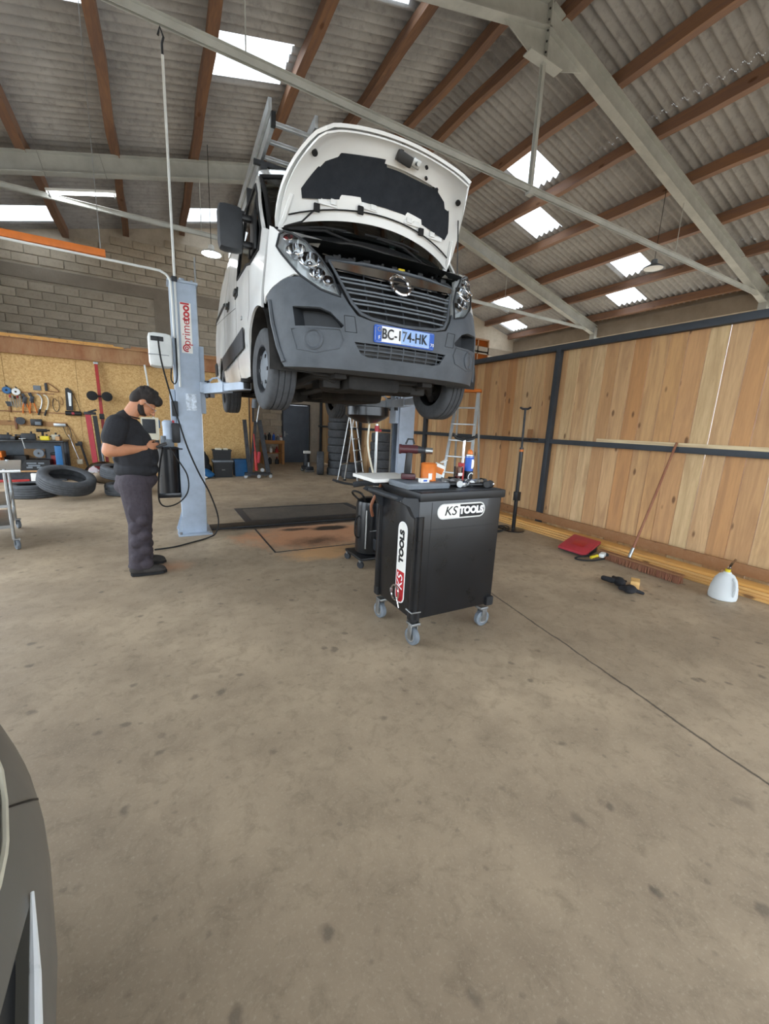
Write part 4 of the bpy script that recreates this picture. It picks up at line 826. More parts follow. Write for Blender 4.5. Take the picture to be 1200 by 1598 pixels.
shirt = [('e', (-.085, 0, 1.33), (.15, .205, .16), E0), ('e', (-.02, 0, 1.12), (.19, .2, .2), E0), ('e', (-.025, 0, 1.0), (.185, .195, .11), E0), ('e', (-.05, 0, 1.25), (.17, .2, .16), E0), ('c', (-.105, -.08, 1.44), (-.135, -.19, 1.415), .072, .078), ('c', (-.105, .08, 1.44), (-.135, .19, 1.415), .072, .078),
         ('c', (-.135, -.2, 1.405), (-.17, -.24, 1.295), .09, .09), ('c', (-.125, .2, 1.405), (-.14, .24, 1.295), .09, .09), ('c', (-.085, 0, 1.46), (-.07, 0, 1.475), .075, .068)]
for k, (x, z, r) in enumerate(((.12, 1.0, .03), (.13, 1.07, .024), (.105, 1.16, .024), (-.17, 1.1, .025), (-.02, .97, .03))): shirt += [('c', (x, -.12, z), (x-.02, .1, z+.03), r, r)]
link('t_shirt', blob(shirt, .008, 't_shirt', 3), 'fabric_black', P)
tr = [('e', (-.03, 0, .9), (.175, .19, .11), E0), ('e', (-.06, 0, .84), (.16, .18, .1), E0)]
for s, off in ((-1, 0), (1, .015)):
    tr += [('c', (-.045, s*.09, .87), (-.025, s*.105, .52), .135, .105), ('c', (-.025, s*.105, .52), (-.055, s*.13, .1), .1, .092), ('e', (-.055, s*.135, .09), (.1, .088, .04), E0)]
    for k in range(7): z = .12+.07*k; tr += [('c', (-.0-.06*(k % 2), s*.13-.05, z), (-.04+.05*(k % 2), s*.13+.05, z+.025), .062, .058)]
    tr += [('e', (-.04, s*.2, .62), (.075, .02, .1), E0)]
link('trousers', blob(tr, .008, 'trousers', 3), 'trousers', P)
for s, x in ((-1, .0), (1, .0)):
    y = -.165 if s < 0 else .15
    sh = [('e', (-.06, y, .055), (.085, .05, .06), E0), ('e', (.04, y-.006, .045), (.12, .048, .045), E0), ('e', (.11, y-.008, .036), (.055, .046, .035), E0)]
    so = link('shoe', blob(sh, .006, 'shoe', 2), 'shoe', P); so.location = (.0, 0, .006)
    obj('sole', MB().prism([(a*1.0-.0, b+y-.004) for a, b in [(-.135, 0), (-.12, .04), (-.05, .05), (.05, .048), (.12, .045), (.165, .02), (.17, -.01), (.14, -.045), (.05, -.05), (-.05, -.048), (-.12, -.04)]], .024, Matrix.Translation((0, 0, .0125))), 'black_rubber', so)
hair = [('e', hp(-.022, -.045, 0), (.105, .09, .095), pit), ('e', hp(.05, -.075, 0), (.062, .078, .052), pit), ('e', hp(-.07, .0, 0), (.06, .082, .085), pit)]
for k in range(26):
    a = random.uniform(-1.2, 1.6); b = random.uniform(-1, 1); hair += [('e', hp(-.01+.1*math.sin(a), -.045-.085*math.cos(a)*math.cos(b), .085*math.sin(b)), (.024, .02, .018), (random.random()*3, random.random()*3, 0))]
link('hair', blob(hair, .006, 'hair', 1), 'hair', P)
beard = [('e', hp(.02, .085, 0), (.07, .062, .036), pit), ('c', hp(.0, .055, -.062), hp(.045, .09, -.042), .024, .024), ('c', hp(.0, .055, .062), hp(.045, .09, .042), .024, .024), ('c', hp(-.005, .02, -.072), hp(.0, .055, -.066), .012, .02), ('c', hp(-.005, .02, .072), hp(.0, .055, .066), .012, .02), ('c', hp(.108, .06, -.02), hp(.108, .06, .02), .006, .006)]
link('beard', blob(beard, .005, 'beard', 1), 'hair', P)
mb = MB()
for s in (-1, 1):
    mb.tube([hp(.108, .005+.02*math.sin(R(30*k)), s*.034+.023*math.cos(R(30*k))) for k in range(12)], .0022, 5, True); mb.tube([hp(.106, -.002, s*.057), hp(.06, .0, s*.083), hp(-.012, .0, s*.088), hp(-.03, .02, s*.086)], .0022, 5)
mb.tube([hp(.11, .0, -.012), hp(.114, -.002, 0), hp(.11, .0, .012)], .002, 5); obj('glasses', mb, 'steel', P)
obj('shirt_collar', MB().tube([(-.055+.083*math.cos(R(20*k)), .078*math.sin(R(20*k)), 1.482+.035*math.cos(R(20*k))*-.6+.004) for k in range(18)], .006, 6, True), 'fabric_black', P)
t = thing('handheld_device', 'black handheld diagnostic device held in the mechanic\'s hands', 'device', (.035, 4.46, 1.225), (R(0), R(-20), 0))
obj('case', MB().box((0, 0, 0), (.1, .17, .022), .008), 'black_plastic', t); obj('screen', MB().box((0, .0, .0115), (.07, .1, .003), .001), 'dark_plastic', t)
# ================================================================ tyres
TM = {}
def tyre_mesh(Ro, W, Ri):
    k = (Ro, W, Ri)
    if k not in TM:
        h = W/2; pr_ = [(Ri, -h*.8), (Ri+.01, -h*.95), (Ri+(Ro-Ri)*.45, -h*1.04), (Ro*.955, -h*.97), (Ro-.006, -h*.82)]
        for q in (-.55, -.18, .18, .55): pr_ += [(Ro, h*(q-.035)), (Ro-.008, h*(q-.02)), (Ro-.008, h*(q+.02)), (Ro, h*(q+.035))]
        pr_ += [(Ro-.006, h*.82), (Ro*.955, h*.97), (Ri+(Ro-Ri)*.45, h*1.04), (Ri+.01, h*.95), (Ri, h*.8), (Ri+.03, h*.7), (Ro-.03, h*.6), (Ro-.03, -h*.6), (Ri+.03, -h*.7), (Ri, -h*.8)]
        me = MB().lathe(pr_, n=40).mesh('tyre', 50); me.materials.append(MATS['tyre']); TM[k] = me
    return TM[k]
def tyre(loc, label, rot=(0, 0, 0), dims=(.33, .2, .2), group=None):
    o = link('tyre', tyre_mesh(*dims)); o.location = loc; o.rotation_euler = rot; return tag(o, label, 'tyre', group)
tyre((-1.98, 9.2, .115), 'tyre lying flat half hidden under the big tilted tyre', (0, 0, 0), (.36, .22, .22), 'loose tyres by the bench')
tyre((-1.42, 8.85, .315), 'big tyre tilted against another with its dark hole showing', (R(16), R(15), 0), (.42, .22, .26), 'loose tyres by the bench')
tyre((-.56, 9.1, .11), 'lower tyre of the pair lying behind the mechanic', (0, 0, 0), (.36, .2, .22), 'loose tyres by the bench')
tyre((-.6, 9.14, .4), 'upper tyre of the pair lying slanted behind the mechanic', (R(4), R(9), 0), (.37, .2, .22), 'loose tyres by the bench')
names8 = ['bottom', 'second', 'third', 'fourth', 'fifth', 'sixth', 'seventh', 'topmost']
for i in range(8): tyre((4.74+random.uniform(-.02, .02), 11.35+random.uniform(-.02, .02), .11+i*.222), f'{names8[i]} tyre of the tall stack of eight by the fence', (0, 0, i), (.33, .212, .2), 'tyres stacked in the back corner')
for i in range(2): tyre((4.86, 10.62, .105+i*.212), ['lower tyre of the short pair in front of the tall stack', 'upper tyre of the short pair in front of the tall stack'][i], (0, 0, i), (.31, .2, .22), 'tyres stacked in the back corner')
tyre((4.2, 11.45, .345), 'tyre standing upright beside the tall stack', (R(90), 0, R(70)), (.345, .2, .21), 'tyres stacked in the back corner')
for i in range(6): tyre((5.08+random.uniform(-.02, .02), 9.25+random.uniform(-.02, .02), .11+i*.222), f'{names8[i] if i < 5 else "topmost"} tyre of the stack behind the lift post by the fence', (0, 0, i), (.32, .212, .2), 'tyres stacked in the back corner')
# ================================================================ work bench along the partition
t = thing('workbench', 'dark-topped workbench with open shelves against the board wall', 'workbench', (-2.75, 11.45, 0))
obj('worktop', MB().bb(-1.1, .98, -.34, .33, .83, .87, .004), 'black_paint', t); obj('lower_shelf', MB().bb(-1.08, .96, -.32, .33, .2, .235, .003), 'cardboard', t); obj('plinth', MB().bb(-1.08, .96, -.26, .33, 0, .2), 'dark_steel', t)
obj('back_panel', MB().bb(-1.08, .96, .3, .33, .235, .83), 'grey_plastic', t)
for x in (-1.06, .94):
    for y in (-.3, .3): obj('leg', MB().bb(x-.025, x+.025, y-.025, y+.025, 0, .83), 'dark_steel', t)
t = thing('power_pack', 'black battery charger box with pale print on the bench shelf', 'charger', (-2.3, 11.3, .235)); obj('case', MB().prism([(-.3, 0), (.25, 0), (.25, .22), (-.16, .22)], .3, Matrix.Rotation(R(90), 4, 'X')), 'black_plastic', t)
for a, b, w_ in ((-.06, .15, .16), (.1, .15, .1), (-.02, .1, .2), (.12, .06, .2), (-.1, .06, .1)): obj('printed_label', MB().bb(a-w_/2, a+w_/2, -.153, -.151, b-.016, b+.016), 'grey_plastic', t)
tag(obj('blue_case', MB().bb(-1.94, -1.82, 11.12, 11.3, .237, .76, .006), 'blue_plastic'), 'blue upright plastic case at the bench end', 'case')
tag(obj('dark_crate', MB().box((-2.68, 11.58, .375), (.36, .26, .28), .02).bb(-2.84, -2.52, 11.46, 11.7, .5, .52), 'black_plastic'), 'black storage crate on the bench shelf behind the trolley', 'crate')
tag(obj('orange_case', MB().box((-2.98, 11.12, .58), (.42, .3, .12), .015).bb(-3.15, -2.81, 11.0, 11.24, .237, .52), 'orange'), 'orange-topped tool case at the left frame edge', 'case')
t = thing('maroon_box', 'dark red box between the charger and the blue case', 'box', (-1.99, 11.58, .236)); obj('box_body', MB().box((0, 0, .15), (.18, .25, .3), .01), 'red_paint', t); obj('lid', MB().box((0, 0, .32), (.19, .26, .05), .01), 'black_plastic', t)
tag(obj('coil_spool', MB().lathe([(.02, 0), (.09, 0), (.09, .02), (.05, .025), (.05, .08), (.09, .085), (.09, .1), (.02, .1)], (-2.24, 11.25, .59), (0, 1, 0), 18), 'grey_plastic'), 'grey cable spool hanging under the worktop', 'spool')
tag(obj('cardboard_sheet', MB().box((-2.4, 11.72, .55), (.36, .01, .2), .002), 'cardboard'), 'brown cardboard sheet standing behind the charger', 'cardboard')
tag(obj('white_carton', MB().box((-2.3, 11.12, .09), (.17, .1, .17), .006), 'paper'), 'small white carton on the floor before the bench', 'carton'); tag(obj('red_bar', MB().bb(-3.1, -2.42, 11.1, 11.15, .0, .05, .005), 'red_paint'), 'dark red bar lying along the bench foot', 'bar')
# clutter on the worktop
for i, (x, y, w_, d, h, m, lab) in enumerate(((-2.75, 11.3, .2, .16, .1, 'dark_steel', 'small dark vice body on the worktop'), (-2.59, 11.25, .09, .18, .07, 'black_plastic', 'black grinder lying on the worktop'), (-2.36, 11.2, .24, .14, .14, 'dark_plastic', 'dark machine part standing on the worktop'), (-2.1, 11.25, .16, .1, .09, 'yellow', 'yellow tool on the worktop'), (-1.95, 11.35, .12, .1, .12, 'cream', 'cream coloured part on the worktop'), (-1.86, 11.2, .09, .09, .09, 'cardboard', 'brown tin at the worktop end'), (-2.5, 11.58, .16, .12, .06, 'blue_plastic', 'blue tin lying at the back of the worktop'))):
    t = thing('bench_tool', lab, 'tool', (x, y, .87), random.uniform(-.5, .5)); obj('tool_body', MB().box((0, 0, h/2), (w_, d, h), min(w_, d, h)*.2), m, t); obj('tool_knob', MB().cyl((w_*.2, 0, h), (w_*.2, 0, h+.04), .018).cyl((-w_*.3, 0, h*.6), (-w_*.75, .02, h*.7), .014), 'dark_steel', t)
t = thing('drill', 'yellow and black cordless drill standing on the worktop', 'drill', (-2.16, 11.4, .87), .3); obj('foot', MB().box((0, 0, .025), (.1, .07, .05), .01), 'yellow', t); obj('grip', MB().box((0, 0, .11), (.04, .05, .14), .012), 'black_plastic', t); obj('barrel', MB().cyl((-.1, 0, .2), (.08, 0, .2), .035).cyl((.08, 0, .2), (.13, 0, .2), .018), 'dark_plastic', t)
t = thing('hanging_pin', 'steel rod hanging down at the worktop edge', 'rod', (-2.42, 11.1, .70)); obj('rod', MB().cyl((0, 0, 0), (-.03, 0, .2), .012), 'steel', t); obj('cross_bar', MB().cyl((-.08, 0, .2), (.03, 0, .205), .01), 'steel', t)
# tool rails and wall tools
YW = 11.8
for z, x0, x1, lab in ((1.45, -3.6, -1.55, 'upper wooden tool rail on the board wall'), (1.2, -3.6, -1.78, 'lower wooden tool rail on the board wall'), (1.86, -3.6, -1.95, 'topmost thin wooden tool rail on the board wall')):
    mb = MB(); mb.bb(x0, x1, -.022, 0, -.012 if z != 1.2 else -.05, .012 if z != 1.2 else .05); o = obj('tool_rail', mb, 'old_wood'); o.location = (0, YW-.001, z); tag(o, lab, 'tool rail', 'tool rails on the board wall')
def pliers(x, z, lab):
    t = thing('pliers', lab, 'pliers', (x, YW-.05, z), group='hand tools on the board wall')
    for s in (-1, 1): obj('grip', MB().tube(smoothpath([(s*.02, 0, -.1), (s*.045, 0, -.2), (s*.06, 0, -.33)], 5), .013), 'orange', t)
    obj('jaws', MB().box((0, 0, -.03), (.07, .025, .12), .015, (0, .3, 0)).box((-.02, 0, .06), (.06, .02, .07), .012, (0, -.4, 0)).tube([(.0, 0, -.02), (.02, 0, -.12)], .016).tube([(.0, 0, -.02), (-.02, 0, -.12)], .016), 'dark_steel', t)
pliers(-2.455, 1.74, 'left of the two orange-gripped pliers on the wall'); pliers(-2.335, 1.76, 'right of the two orange-gripped pliers on the wall')
def bent(x, z, lab, m):
    t = thing('hooked_tool', lab, 'hand tool', (x, YW-.04, z), group='hand tools on the board wall')
    obj('shaft', MB().tube(smoothpath([(-.03, 0, .13), (.02, 0, .1), (.045, 0, .0), (.02, 0, -.13), (-.01, 0, -.2)], 5), .014), m, t); obj('grip', MB().cyl((-.01, 0, -.19), (-.05, 0, -.32), .018), 'black_plastic', t)
bent(-2.21, 1.71, 'silver hooked tool with black grip, left of its pair', 'alu'); bent(-2.1, 1.7, 'pinkish hooked tool with black grip, right of its pair', 'cream')
t = thing('hacksaw', 'hacksaw frame hanging above the hooked tools', 'saw', (-1.98, YW-.03, 2.03)); obj('saw_handle', MB().box((-.09, 0, -.03), (.05, .025, .17), .015), 'dark_plastic', t); obj('bow', MB().tube(smoothpath([(-.09, 0, .06), (-.02, 0, .04), (.1, 0, -.07), (.11, 0, -.12), (-.07, 0, -.11)], 4), .011), 'old_wood', t)
t = thing('bow_saw', 'black bow saw with a red-marked roll hanging at the wall right', 'saw', (-1.63, YW-.056, 1.72)); obj('blade_bar', MB().prism([(-.1, .28), (-.05, .3), (.02, .22), (-.0, -.2), (-.12, -.2)], .02, Matrix.Rotation(R(90), 4, 'X')), 'black_plastic', t); obj('blade_face', MB().prism([(-.06, .2), (.0, .18), (-.02, -.1), (-.06, -.1)], .026, Matrix.Rotation(R(90), 4, 'X')), 'alu', t); obj('wire', MB().tube([(0, 0, .24), (.09, 0, 0), (.13, 0, -.22)], .006), 'black_rubber', t)
obj('roll', MB().cyl((-.14, 0, -.26), (.15, 0, -.26), .05, n=16), 'black_plastic', t); obj('red_mark', MB().box((0, -.05, -.26), (.05, .006, .05), .002), 'red_plastic', t)
tag(obj('grey_card', MB().box((-2.23, YW-.014, 1.97), (.13, .02, .1), .004), 'grey_plastic'), 'small grey card fixed high on the board wall', 'card')
for x, z, m, lab in ((-2.73, 1.88, 'blue_plastic', 'turquoise round tape roll hanging on the wall'), (-2.58, 1.86, 'white_plastic', 'white and dark tape roll hanging on the wall')):
    t = thing('tape_roll', lab, 'tape roll', (x, YW-.05, z)); obj('roll', MB().lathe([(.02, -.04), (.07, -.04), (.075, -.03), (.075, .03), (.07, .04), (.02, .04)], (0, 0, 0), (0, 1, 0), 18), m, t); obj('hook', MB().tube([(0, .05, .06), (0, -.02, .1), (.03, -.04, .08)], .01), 'dark_plastic', t)
for i in range(7):
    t = thing('screwdriver', f'{["first", "second", "third", "fourth", "fifth", "sixth", "seventh"][i]} from the left of the thin steel drivers under the tape rolls', 'screwdriver', (-2.68+.035*i, YW-.04, 1.68-.012*(i % 3)), group='drivers on the tool rail'); obj('blade', MB().cyl((0, 0, -.13), (.006*(i-3), 0, .06), .008, n=8), 'steel', t); obj('grip', MB().cyl((.006*(i-3), 0, .05), (.006*(i-3), 0, .11), .014, n=8), ['red_plastic', 'steel', 'black_plastic'][i % 3], t)
t = thing('trowel', 'dark scraper hanging left under the turquoise roll', 'scraper', (-2.73, YW-.03, 1.55)); obj('blade', MB().prism([(-.06, .1), (.06, .1), (.03, 0), (-.03, 0)], .01, Matrix.Rotation(R(90), 4, 'X')), 'dark_steel', t); obj('handle', MB().cyl((0, 0, 0), (0, 0, -.12), .02, .024, n=10), 'old_wood', t)
t = thing('wall_charger', 'black charger box on the lower tool rail', 'charger', (-2.3, YW-.075, 1.23)); obj('case', MB().box((0, 0, 0), (.2, .1, .14), .015), 'black_plastic', t); obj('panel', MB().box((.03, -.051, -.02), (.1, .006, .07), .002), 'grey_plastic', t)
tag(obj('sanding_disc', MB().lathe([(0, -.03), (.08, -.03), (.08, .02), (.03, .03), (0, .03)], (-2.57, YW-.06, 1.25), (0, 1, 0), 20), 'dark_steel'), 'dark round disc on the lower tool rail', 'disc')
tag(obj('clip_rack', MB().box((-1.9, YW-.05, 1.19), (.22, .06, .07), .012), 'steel'), 'grey metal clip rack at the right end of the lower rail', 'rack')
tag(obj('stapler_bar', MB().box((-2.66, YW-.04, 1.2), (.04, .03, .26), .008), 'handle_wood'), 'dark wooden bar hanging on the lower rail', 'bar')
for i, (x, z, r) in enumerate(((-2.0, 1.7, .1), (-1.93, 1.62, .14), (-1.84, 1.72, .09), (-1.78, 1.05, .16), (-1.7, .95, .2))):
    mb = MB(); mb.tube(smoothpath([(r*.4*math.cos(a*.9+i), -.015*math.sin(a), r*math.sin(a*1.0+i*.7)) for a in [k*.8 for k in range(9)]], 4), .006); o = obj('wire_coil', mb, ['cardboard', 'dark_steel'][i % 2]); o.location = (x, YW-.03, z)
    tag(o, ['brown wire coil left of the bow saw', 'dark tangled wire nearest the hooked tools', 'thin brown wire coil touching the bow saw', 'dark cable loop hanging below the clip rack', 'brown cable loop hanging lowest at the bench end'][i], 'wire coil', 'wire coils on the board wall')
t = thing('long_wrench', 'long dark wrench leaning on the wall right of the bench', 'wrench', (-1.52, 11.6, 0)); obj('shaft', MB().cyl((.1, -.0, .18), (-.03, .12, .75), .022), 'dark_steel', t); obj('head', MB().box((-.045, .13, .78), (.09, .05, .1), .02).box((-.1, .12, .76), (.07, .04, .06), .012), 'dark_steel', t); obj('base_block', MB().box((.11, 0, .1), (.12, .1, .2), .01), 'cardboard', t)
t = thing('chrome_bar', 'thin chrome bar leaning across the bench end', 'bar', (-1.75, 11.4, .2)); obj('bar', MB().cyl((.16, .2, .2), (0, .28, .78), .012), 'chrome', t); obj('rag', MB().box((.17, .18, .18), (.12, .08, .12), .03), 'cream', t)
# red gear beside the bench
t = thing('red_stand', 'tall red pole with two black round pads leaning on the board wall', 'stand', (-1.08, 11.55, 0))
obj('pole', MB().beam((.04, -.06, 0), (-.03, .16, 2.58), .06, .06, (0, 1, 0)), 'red_paint', t); obj('pole_tip', MB().box((-.03, .16, 2.6), (.09, .07, .05), .006), 'steel', t); obj('cross_arm', MB().cyl((-.17, .02, 1.86), (.17, .02, 1.88), .015), 'dark_steel', t); obj('sleeve', MB().box((.0, .03, 1.42), (.09, .09, .12), .01), 'dark_steel', t)
for x in (-.14, .14): obj('round_pad', MB().lathe([(0, -.04), (.085, -.04), (.105, -.02), (.105, .02), (.04, .035), (0, .035)], (x, -.02, 1.87), (0, -1, 0), 20), 'black_rubber', t)
t = thing('red_jack', 'red and black folded jack standing left of the mechanic', 'jack', (-1.25, 11.35, 0)); obj('red_rail', MB().beam((-.0, 0, .02), (-.07, .05, 1.45), .1, .06, (0, 1, 0)), 'red_plastic', t); obj('black_rail', MB().beam((.12, .03, .02), (.05, .08, 1.43), .08, .06, (0, 1, 0)), 'black_plastic', t); obj('head', MB().box((-.03, .05, 1.48), (.22, .1, .06), .012).cyl((-.06, .0, 1.5), (.1, .0, 1.56), .022), 'dark_steel', t); obj('grey_rail', MB().tube([(.16, -.02, .05), (.13, -.02, .7), (.16, -.02, .82), (.2, -.02, .8)], .02), 'grey_plastic', t)
t = thing('clear_bag', 'clear bag of red and green rags behind the slanted tyres', 'bag', (-1.05, 10.6, 0)); 
mb = MB(); mb.sphere((0, 0, .24), (.34, .2, .24), 14, 10); obj('bag_skin', mb, 'clear_cup', t); obj('red_rag', MB().sphere((-.1, -.06, .32), (.16, .1, .06), 12, 8), 'red_plastic', t); obj('green_rag', MB().sphere((.05, 0, .4), (.22, .12, .05), 12, 8), 'grey_plastic', t); obj('pale_rag', MB().sphere((.02, 0, .15), (.24, .14, .14), 12, 8), 'cream', t)
t = thing('black_motor', 'small black motor lying beside the clear bag', 'motor', (-.48, 10.8, 0)); obj('motor_body', MB().cyl((-.12, 0, .2), (.14, 0, .2), .16, n=18), 'black_paint', t); obj('motor_cap', MB().cyl((-.14, -.08, .3), (-.06, -.12, .34), .05), 'chrome', t); obj('feet', MB().box((0, 0, .03), (.2, .24, .06), .01), 'black_plastic', t)
t = thing('old_monitor', 'cream framed old monitor on a stand behind the mechanic', 'monitor', (-.12, 11.0, 0)); obj('bezel', MB().prism(rrect(.36, .5, .02), .1, Matrix.Translation((0, 0, 1.2)) @ Matrix.Rotation(R(90), 4, 'X')), 'cream', t); obj('screen', MB().box((-.02, -.052, 1.25), (.26, .01, .32), .004), 'dark_plastic', t); obj('stand', MB().box((0, .05, .5), (.12, .1, 1.0), .01).box((0, .05, .03), (.4, .35, .06), .01).box((0, -.02, .88), (.34, .24, .1), .01), 'dark_plastic', t)
t = thing('white_pole', 'thin white pole leaning against the board wall above the mechanic', 'pole', (.05, 11.6, 0)); obj('pole', MB().cyl((.05, -.2, 0), (-.2, .07, 2.66), .02, n=8), 'white_plastic', t); obj('blue_clip', MB().box((.0, -.1, 1.3), (.08, .06, .2), .01), 'blue_plastic', t)
# steel trolley at the left edge
t = thing('steel_trolley', 'grey tubular trolley on castors cut by the left frame edge', 'trolley', (-1.42, 5.62, 0), R(12))
obj('top_tray', MB().bb(-.62, .13, -.03, 1.12, .84, .87, .004), 'alu', t); obj('mid_shelf', MB().bb(-.6, .0, .0, 1.08, .47, .485, .002), 'steel', t); obj('low_shelf', MB().bb(-.6, .0, .0, 1.08, .24, .255, .002), 'steel', t)
for x in (-.58, 0):
    for y in (0, 1.08):
        obj('leg', MB().cyl((x, y, .12), (x, y, .88), .016), 'steel', t); ca = obj('castor', MB().lathe([(0, -.016), (.05, -.016), (.055, -.008), (.055, .008), (.05, .016), (0, .016)], (x+.02, y, .055), (1, .3, 0), 18), 'grey_plastic', t); obj('castor_fork', MB().bb(x-.005, x+.0, y-.02, y+.02, .05, .12).bb(x+.04, x+.045, y-.02, y+.02, .05, .12).bb(x-.01, x+.05, y-.025, y+.025, .11, .125), 'steel', ca)
for z in (.5, .28): obj('shelf_rail', MB().bb(-.6, .01, -.012, .012, z-.03, z+.0).bb(-.01, .012, 0, 1.08, z-.03, z), 'steel', t)
obj('push_handle', MB().tube(smoothpath([(-.3, .02, .9), (-.28, .02, 1.02), (-.2, .02, 1.06), (-.1, .02, 1.0), (-.08, .02, .9)], 5), .013), 'steel', t)
# ================================================================ back of the hall
def crate(x, y, z, w_, d, h, m, lid, lab):
    t = thing('storage_box', lab, 'storage box', (x, y, z), random.uniform(-.06, .06)); mb = MB()
    q = .93; vs_ = [(sx*w_/2*k, sy*d/2*k, zz) for k, zz in ((q, 0), (1, h)) for sx, sy in ((-1, -1), (1, -1), (1, 1), (-1, 1))]
    mb.add(vs_, [(3, 2, 1, 0), (0, 1, 5, 4), (1, 2, 6, 5), (2, 3, 7, 6), (3, 0, 4, 7)]); mb.bb(-w_/2, w_/2, -d/2, d/2, h*.55, h*.56); obj('box_body', mb, m, t)
    mb = MB(); 
    for a in ((-w_/2-.015, w_/2+.015, -d/2-.015, -d/2+.01), (-w_/2-.015, w_/2+.015, d/2-.01, d/2+.015), (-w_/2-.015, -w_/2+.01, -d/2, d/2), (w_/2-.01, w_/2+.015, -d/2, d/2)): mb.bb(*a, h-.03, h)
    obj('rim', mb, m, t)
    if lid: obj('lid', MB().box((0, 0, h+.022), (w_+.04, d+.04, .044), .012), lid, t)
    return t
c1 = crate(1.47, 11.38, 0, .46, .4, .4, 'black_plastic', 'grey_plastic', 'black storage box with grey lid on the floor by the board wall'); obj('white_label', MB().box((.0, -.19, .22), (.08, .006, .05), .001), 'paper', c1)
c2 = crate(1.46, 11.4, .45, .44, .36, .26, 'black_plastic', None, 'open black storage box stacked on the grey-lidded box'); obj('contents', MB().box((-.08, 0, .27), (.16, .2, .05), .02).box((.1, .05, .265), (.12, .14, .05), .02), 'cream', c2)
crate(1.98, 11.57, 0, .42, .38, .44, 'blue_plastic', None, 'blue storage box behind the engine crane')
tag(link('grey_bag', blob([('e', (0, 0, .4), (.15, .14, .22), E0), ('e', (.03, 0, .2), (.18, .15, .18), E0), ('e', (-.05, 0, .6), (.12, .1, .1), E0)], .015, 'grey_bag', 2), 'fabric_black'), 'dark grey crumpled bag slumped beside the storage boxes', 'bag').location = (1.02, 11.52, -.015)
t = thing('blue_cushion', 'blue crumpled holdall on the floor left of the storage boxes', 'holdall', (1.02, 11.1, 0)); bl = link('holdall_body', blob([('e', (0, 0, .15), (.19, .14, .1), (0, .35, 0)), ('e', (.08, 0, .09), (.14, .13, .08), E0)], .012, 'holdall_body', 2), 'blue_plastic', t); obj('white_rag', MB().sphere((-.06, -.14, .04), (.1, .06, .04), 12, 8), 'paper', t)
t = thing('engine_crane', 'folded dark engine crane with red hydraulic ram', 'engine crane', (2.25, 10.95, 0))
obj('mast', MB().beam((-.16, .1, .12), (-.26, .1, 1.5), .09, .07, (0, 1, 0)), 'dark_steel', t); obj('boom', MB().beam((.1, .05, 1.5), (.3, .0, .15), .1, .08, (0, 1, 0)), 'dark_steel', t); obj('leg', MB().beam((.02, .12, 1.48), (-.12, .12, .15), .07, .07, (0, 1, 0)), 'dark_steel', t); obj('leg', MB().beam((.16, .15, 1.4), (.36, .12, .12), .06, .06, (0, 1, 0)), 'dark_steel', t)
obj('ram', MB().cyl((.0, 0, .2), (-.02, .02, .7), .04), 'red_paint', t); obj('ram_rod', MB().cyl((-.02, .02, .7), (-.05, .03, 1.15), .018), 'red_paint', t); obj('ram_pump', MB().box((.05, -.05, .55), (.07, .06, .3), .015, (0, .12, 0)), 'red_plastic', t); obj('lever', MB().cyl((.03, .0, 1.45), (.12, .02, 1.95), .016), 'alu', t); obj('tip', MB().cyl((-.02, .05, 1.8), (.0, .05, 2.02), .07), 'grey_plastic', t); obj('boom_tip', MB().bb(-.07, -.03, .05, .09, 1.45, 1.82), 'dark_steel', t)
obj('base', MB().beam((-.3, 0, .1), (.4, 0, .1), .07, .05).beam((-.25, .3, .1), (.35, .3, .1), .06, .05).beam((-.2, 0, .1), (-.2, .3, .1), .06, .05), 'dark_steel', t); obj('hub', MB().cyl((.14, -.06, .22), (.14, .0, .22), .05), 'steel', t)
for x, y in ((-.28, 0), (.05, -.03), (.36, -.02), (.3, .3)): obj('castor', MB().lathe([(0, -.02), (.045, -.02), (.05, 0), (.045, .02), (0, .02)], (x, y, .05), (0, 1, 0), 16), 'steel', t)
t = thing('rear_bench', 'small wooden bench with bottles in the back recess', 'bench', (3.6, 14.6, 0)); obj('top', MB().bb(-.42, .33, -.25, .3, .72, .84, .004), 'bench_wood', t)
for x in (-.38, .29): obj('leg', MB().bb(x-.04, x+.04, -.22, -.14, 0, .72), 'bench_wood', t); obj('leg', MB().bb(x-.04, x+.04, .2, .28, 0, .72), 'bench_wood', t)
obj('shelf', MB().bb(-.38, .29, -.2, .28, .38, .41), 'bench_wood', t)
for i, (x, z, r, h, m, lab) in enumerate(((-.3, .84, .05, .2, 'black_plastic', 'black bottle at the left of the rear bench top'), (-.15, .84, .06, .26, 'dark_plastic', 'tall dark canister on the rear bench top'), (0, .84, .05, .22, 'blue_ink', 'dark blue bottle on the rear bench top'), (.14, .84, .06, .16, 'grey_plastic', 'grey tin on the rear bench top'), (.25, .84, .06, .12, 'paper', 'white tub at the right of the rear bench top'), (-.1, .41, .05, .2, 'paper', 'white bottle on the rear bench shelf'), (.1, .41, .06, .17, 'red_paint', 'red tin on the rear bench shelf'), (-.15, 0, .07, .25, 'black_plastic', 'black can under the rear bench'), (.1, 0, .07, .22, 'dark_plastic', 'dark can under the rear bench'))):
    t = thing('bottle', lab, 'bottle', (3.6+x, 14.6-.05, z), group='bottles on the rear bench'); obj('bottle_body', MB().lathe([(0, 0), (r, 0), (r, h*.7), (r*.4, h*.85), (r*.35, h), (0, h)], n=14), m, t); obj('cap', MB().lathe([(0, 0), (r*.42, 0), (r*.42, .03), (0, .03)], (0, 0, h), n=12), 'paper' if i % 2 else 'red_plastic', t)
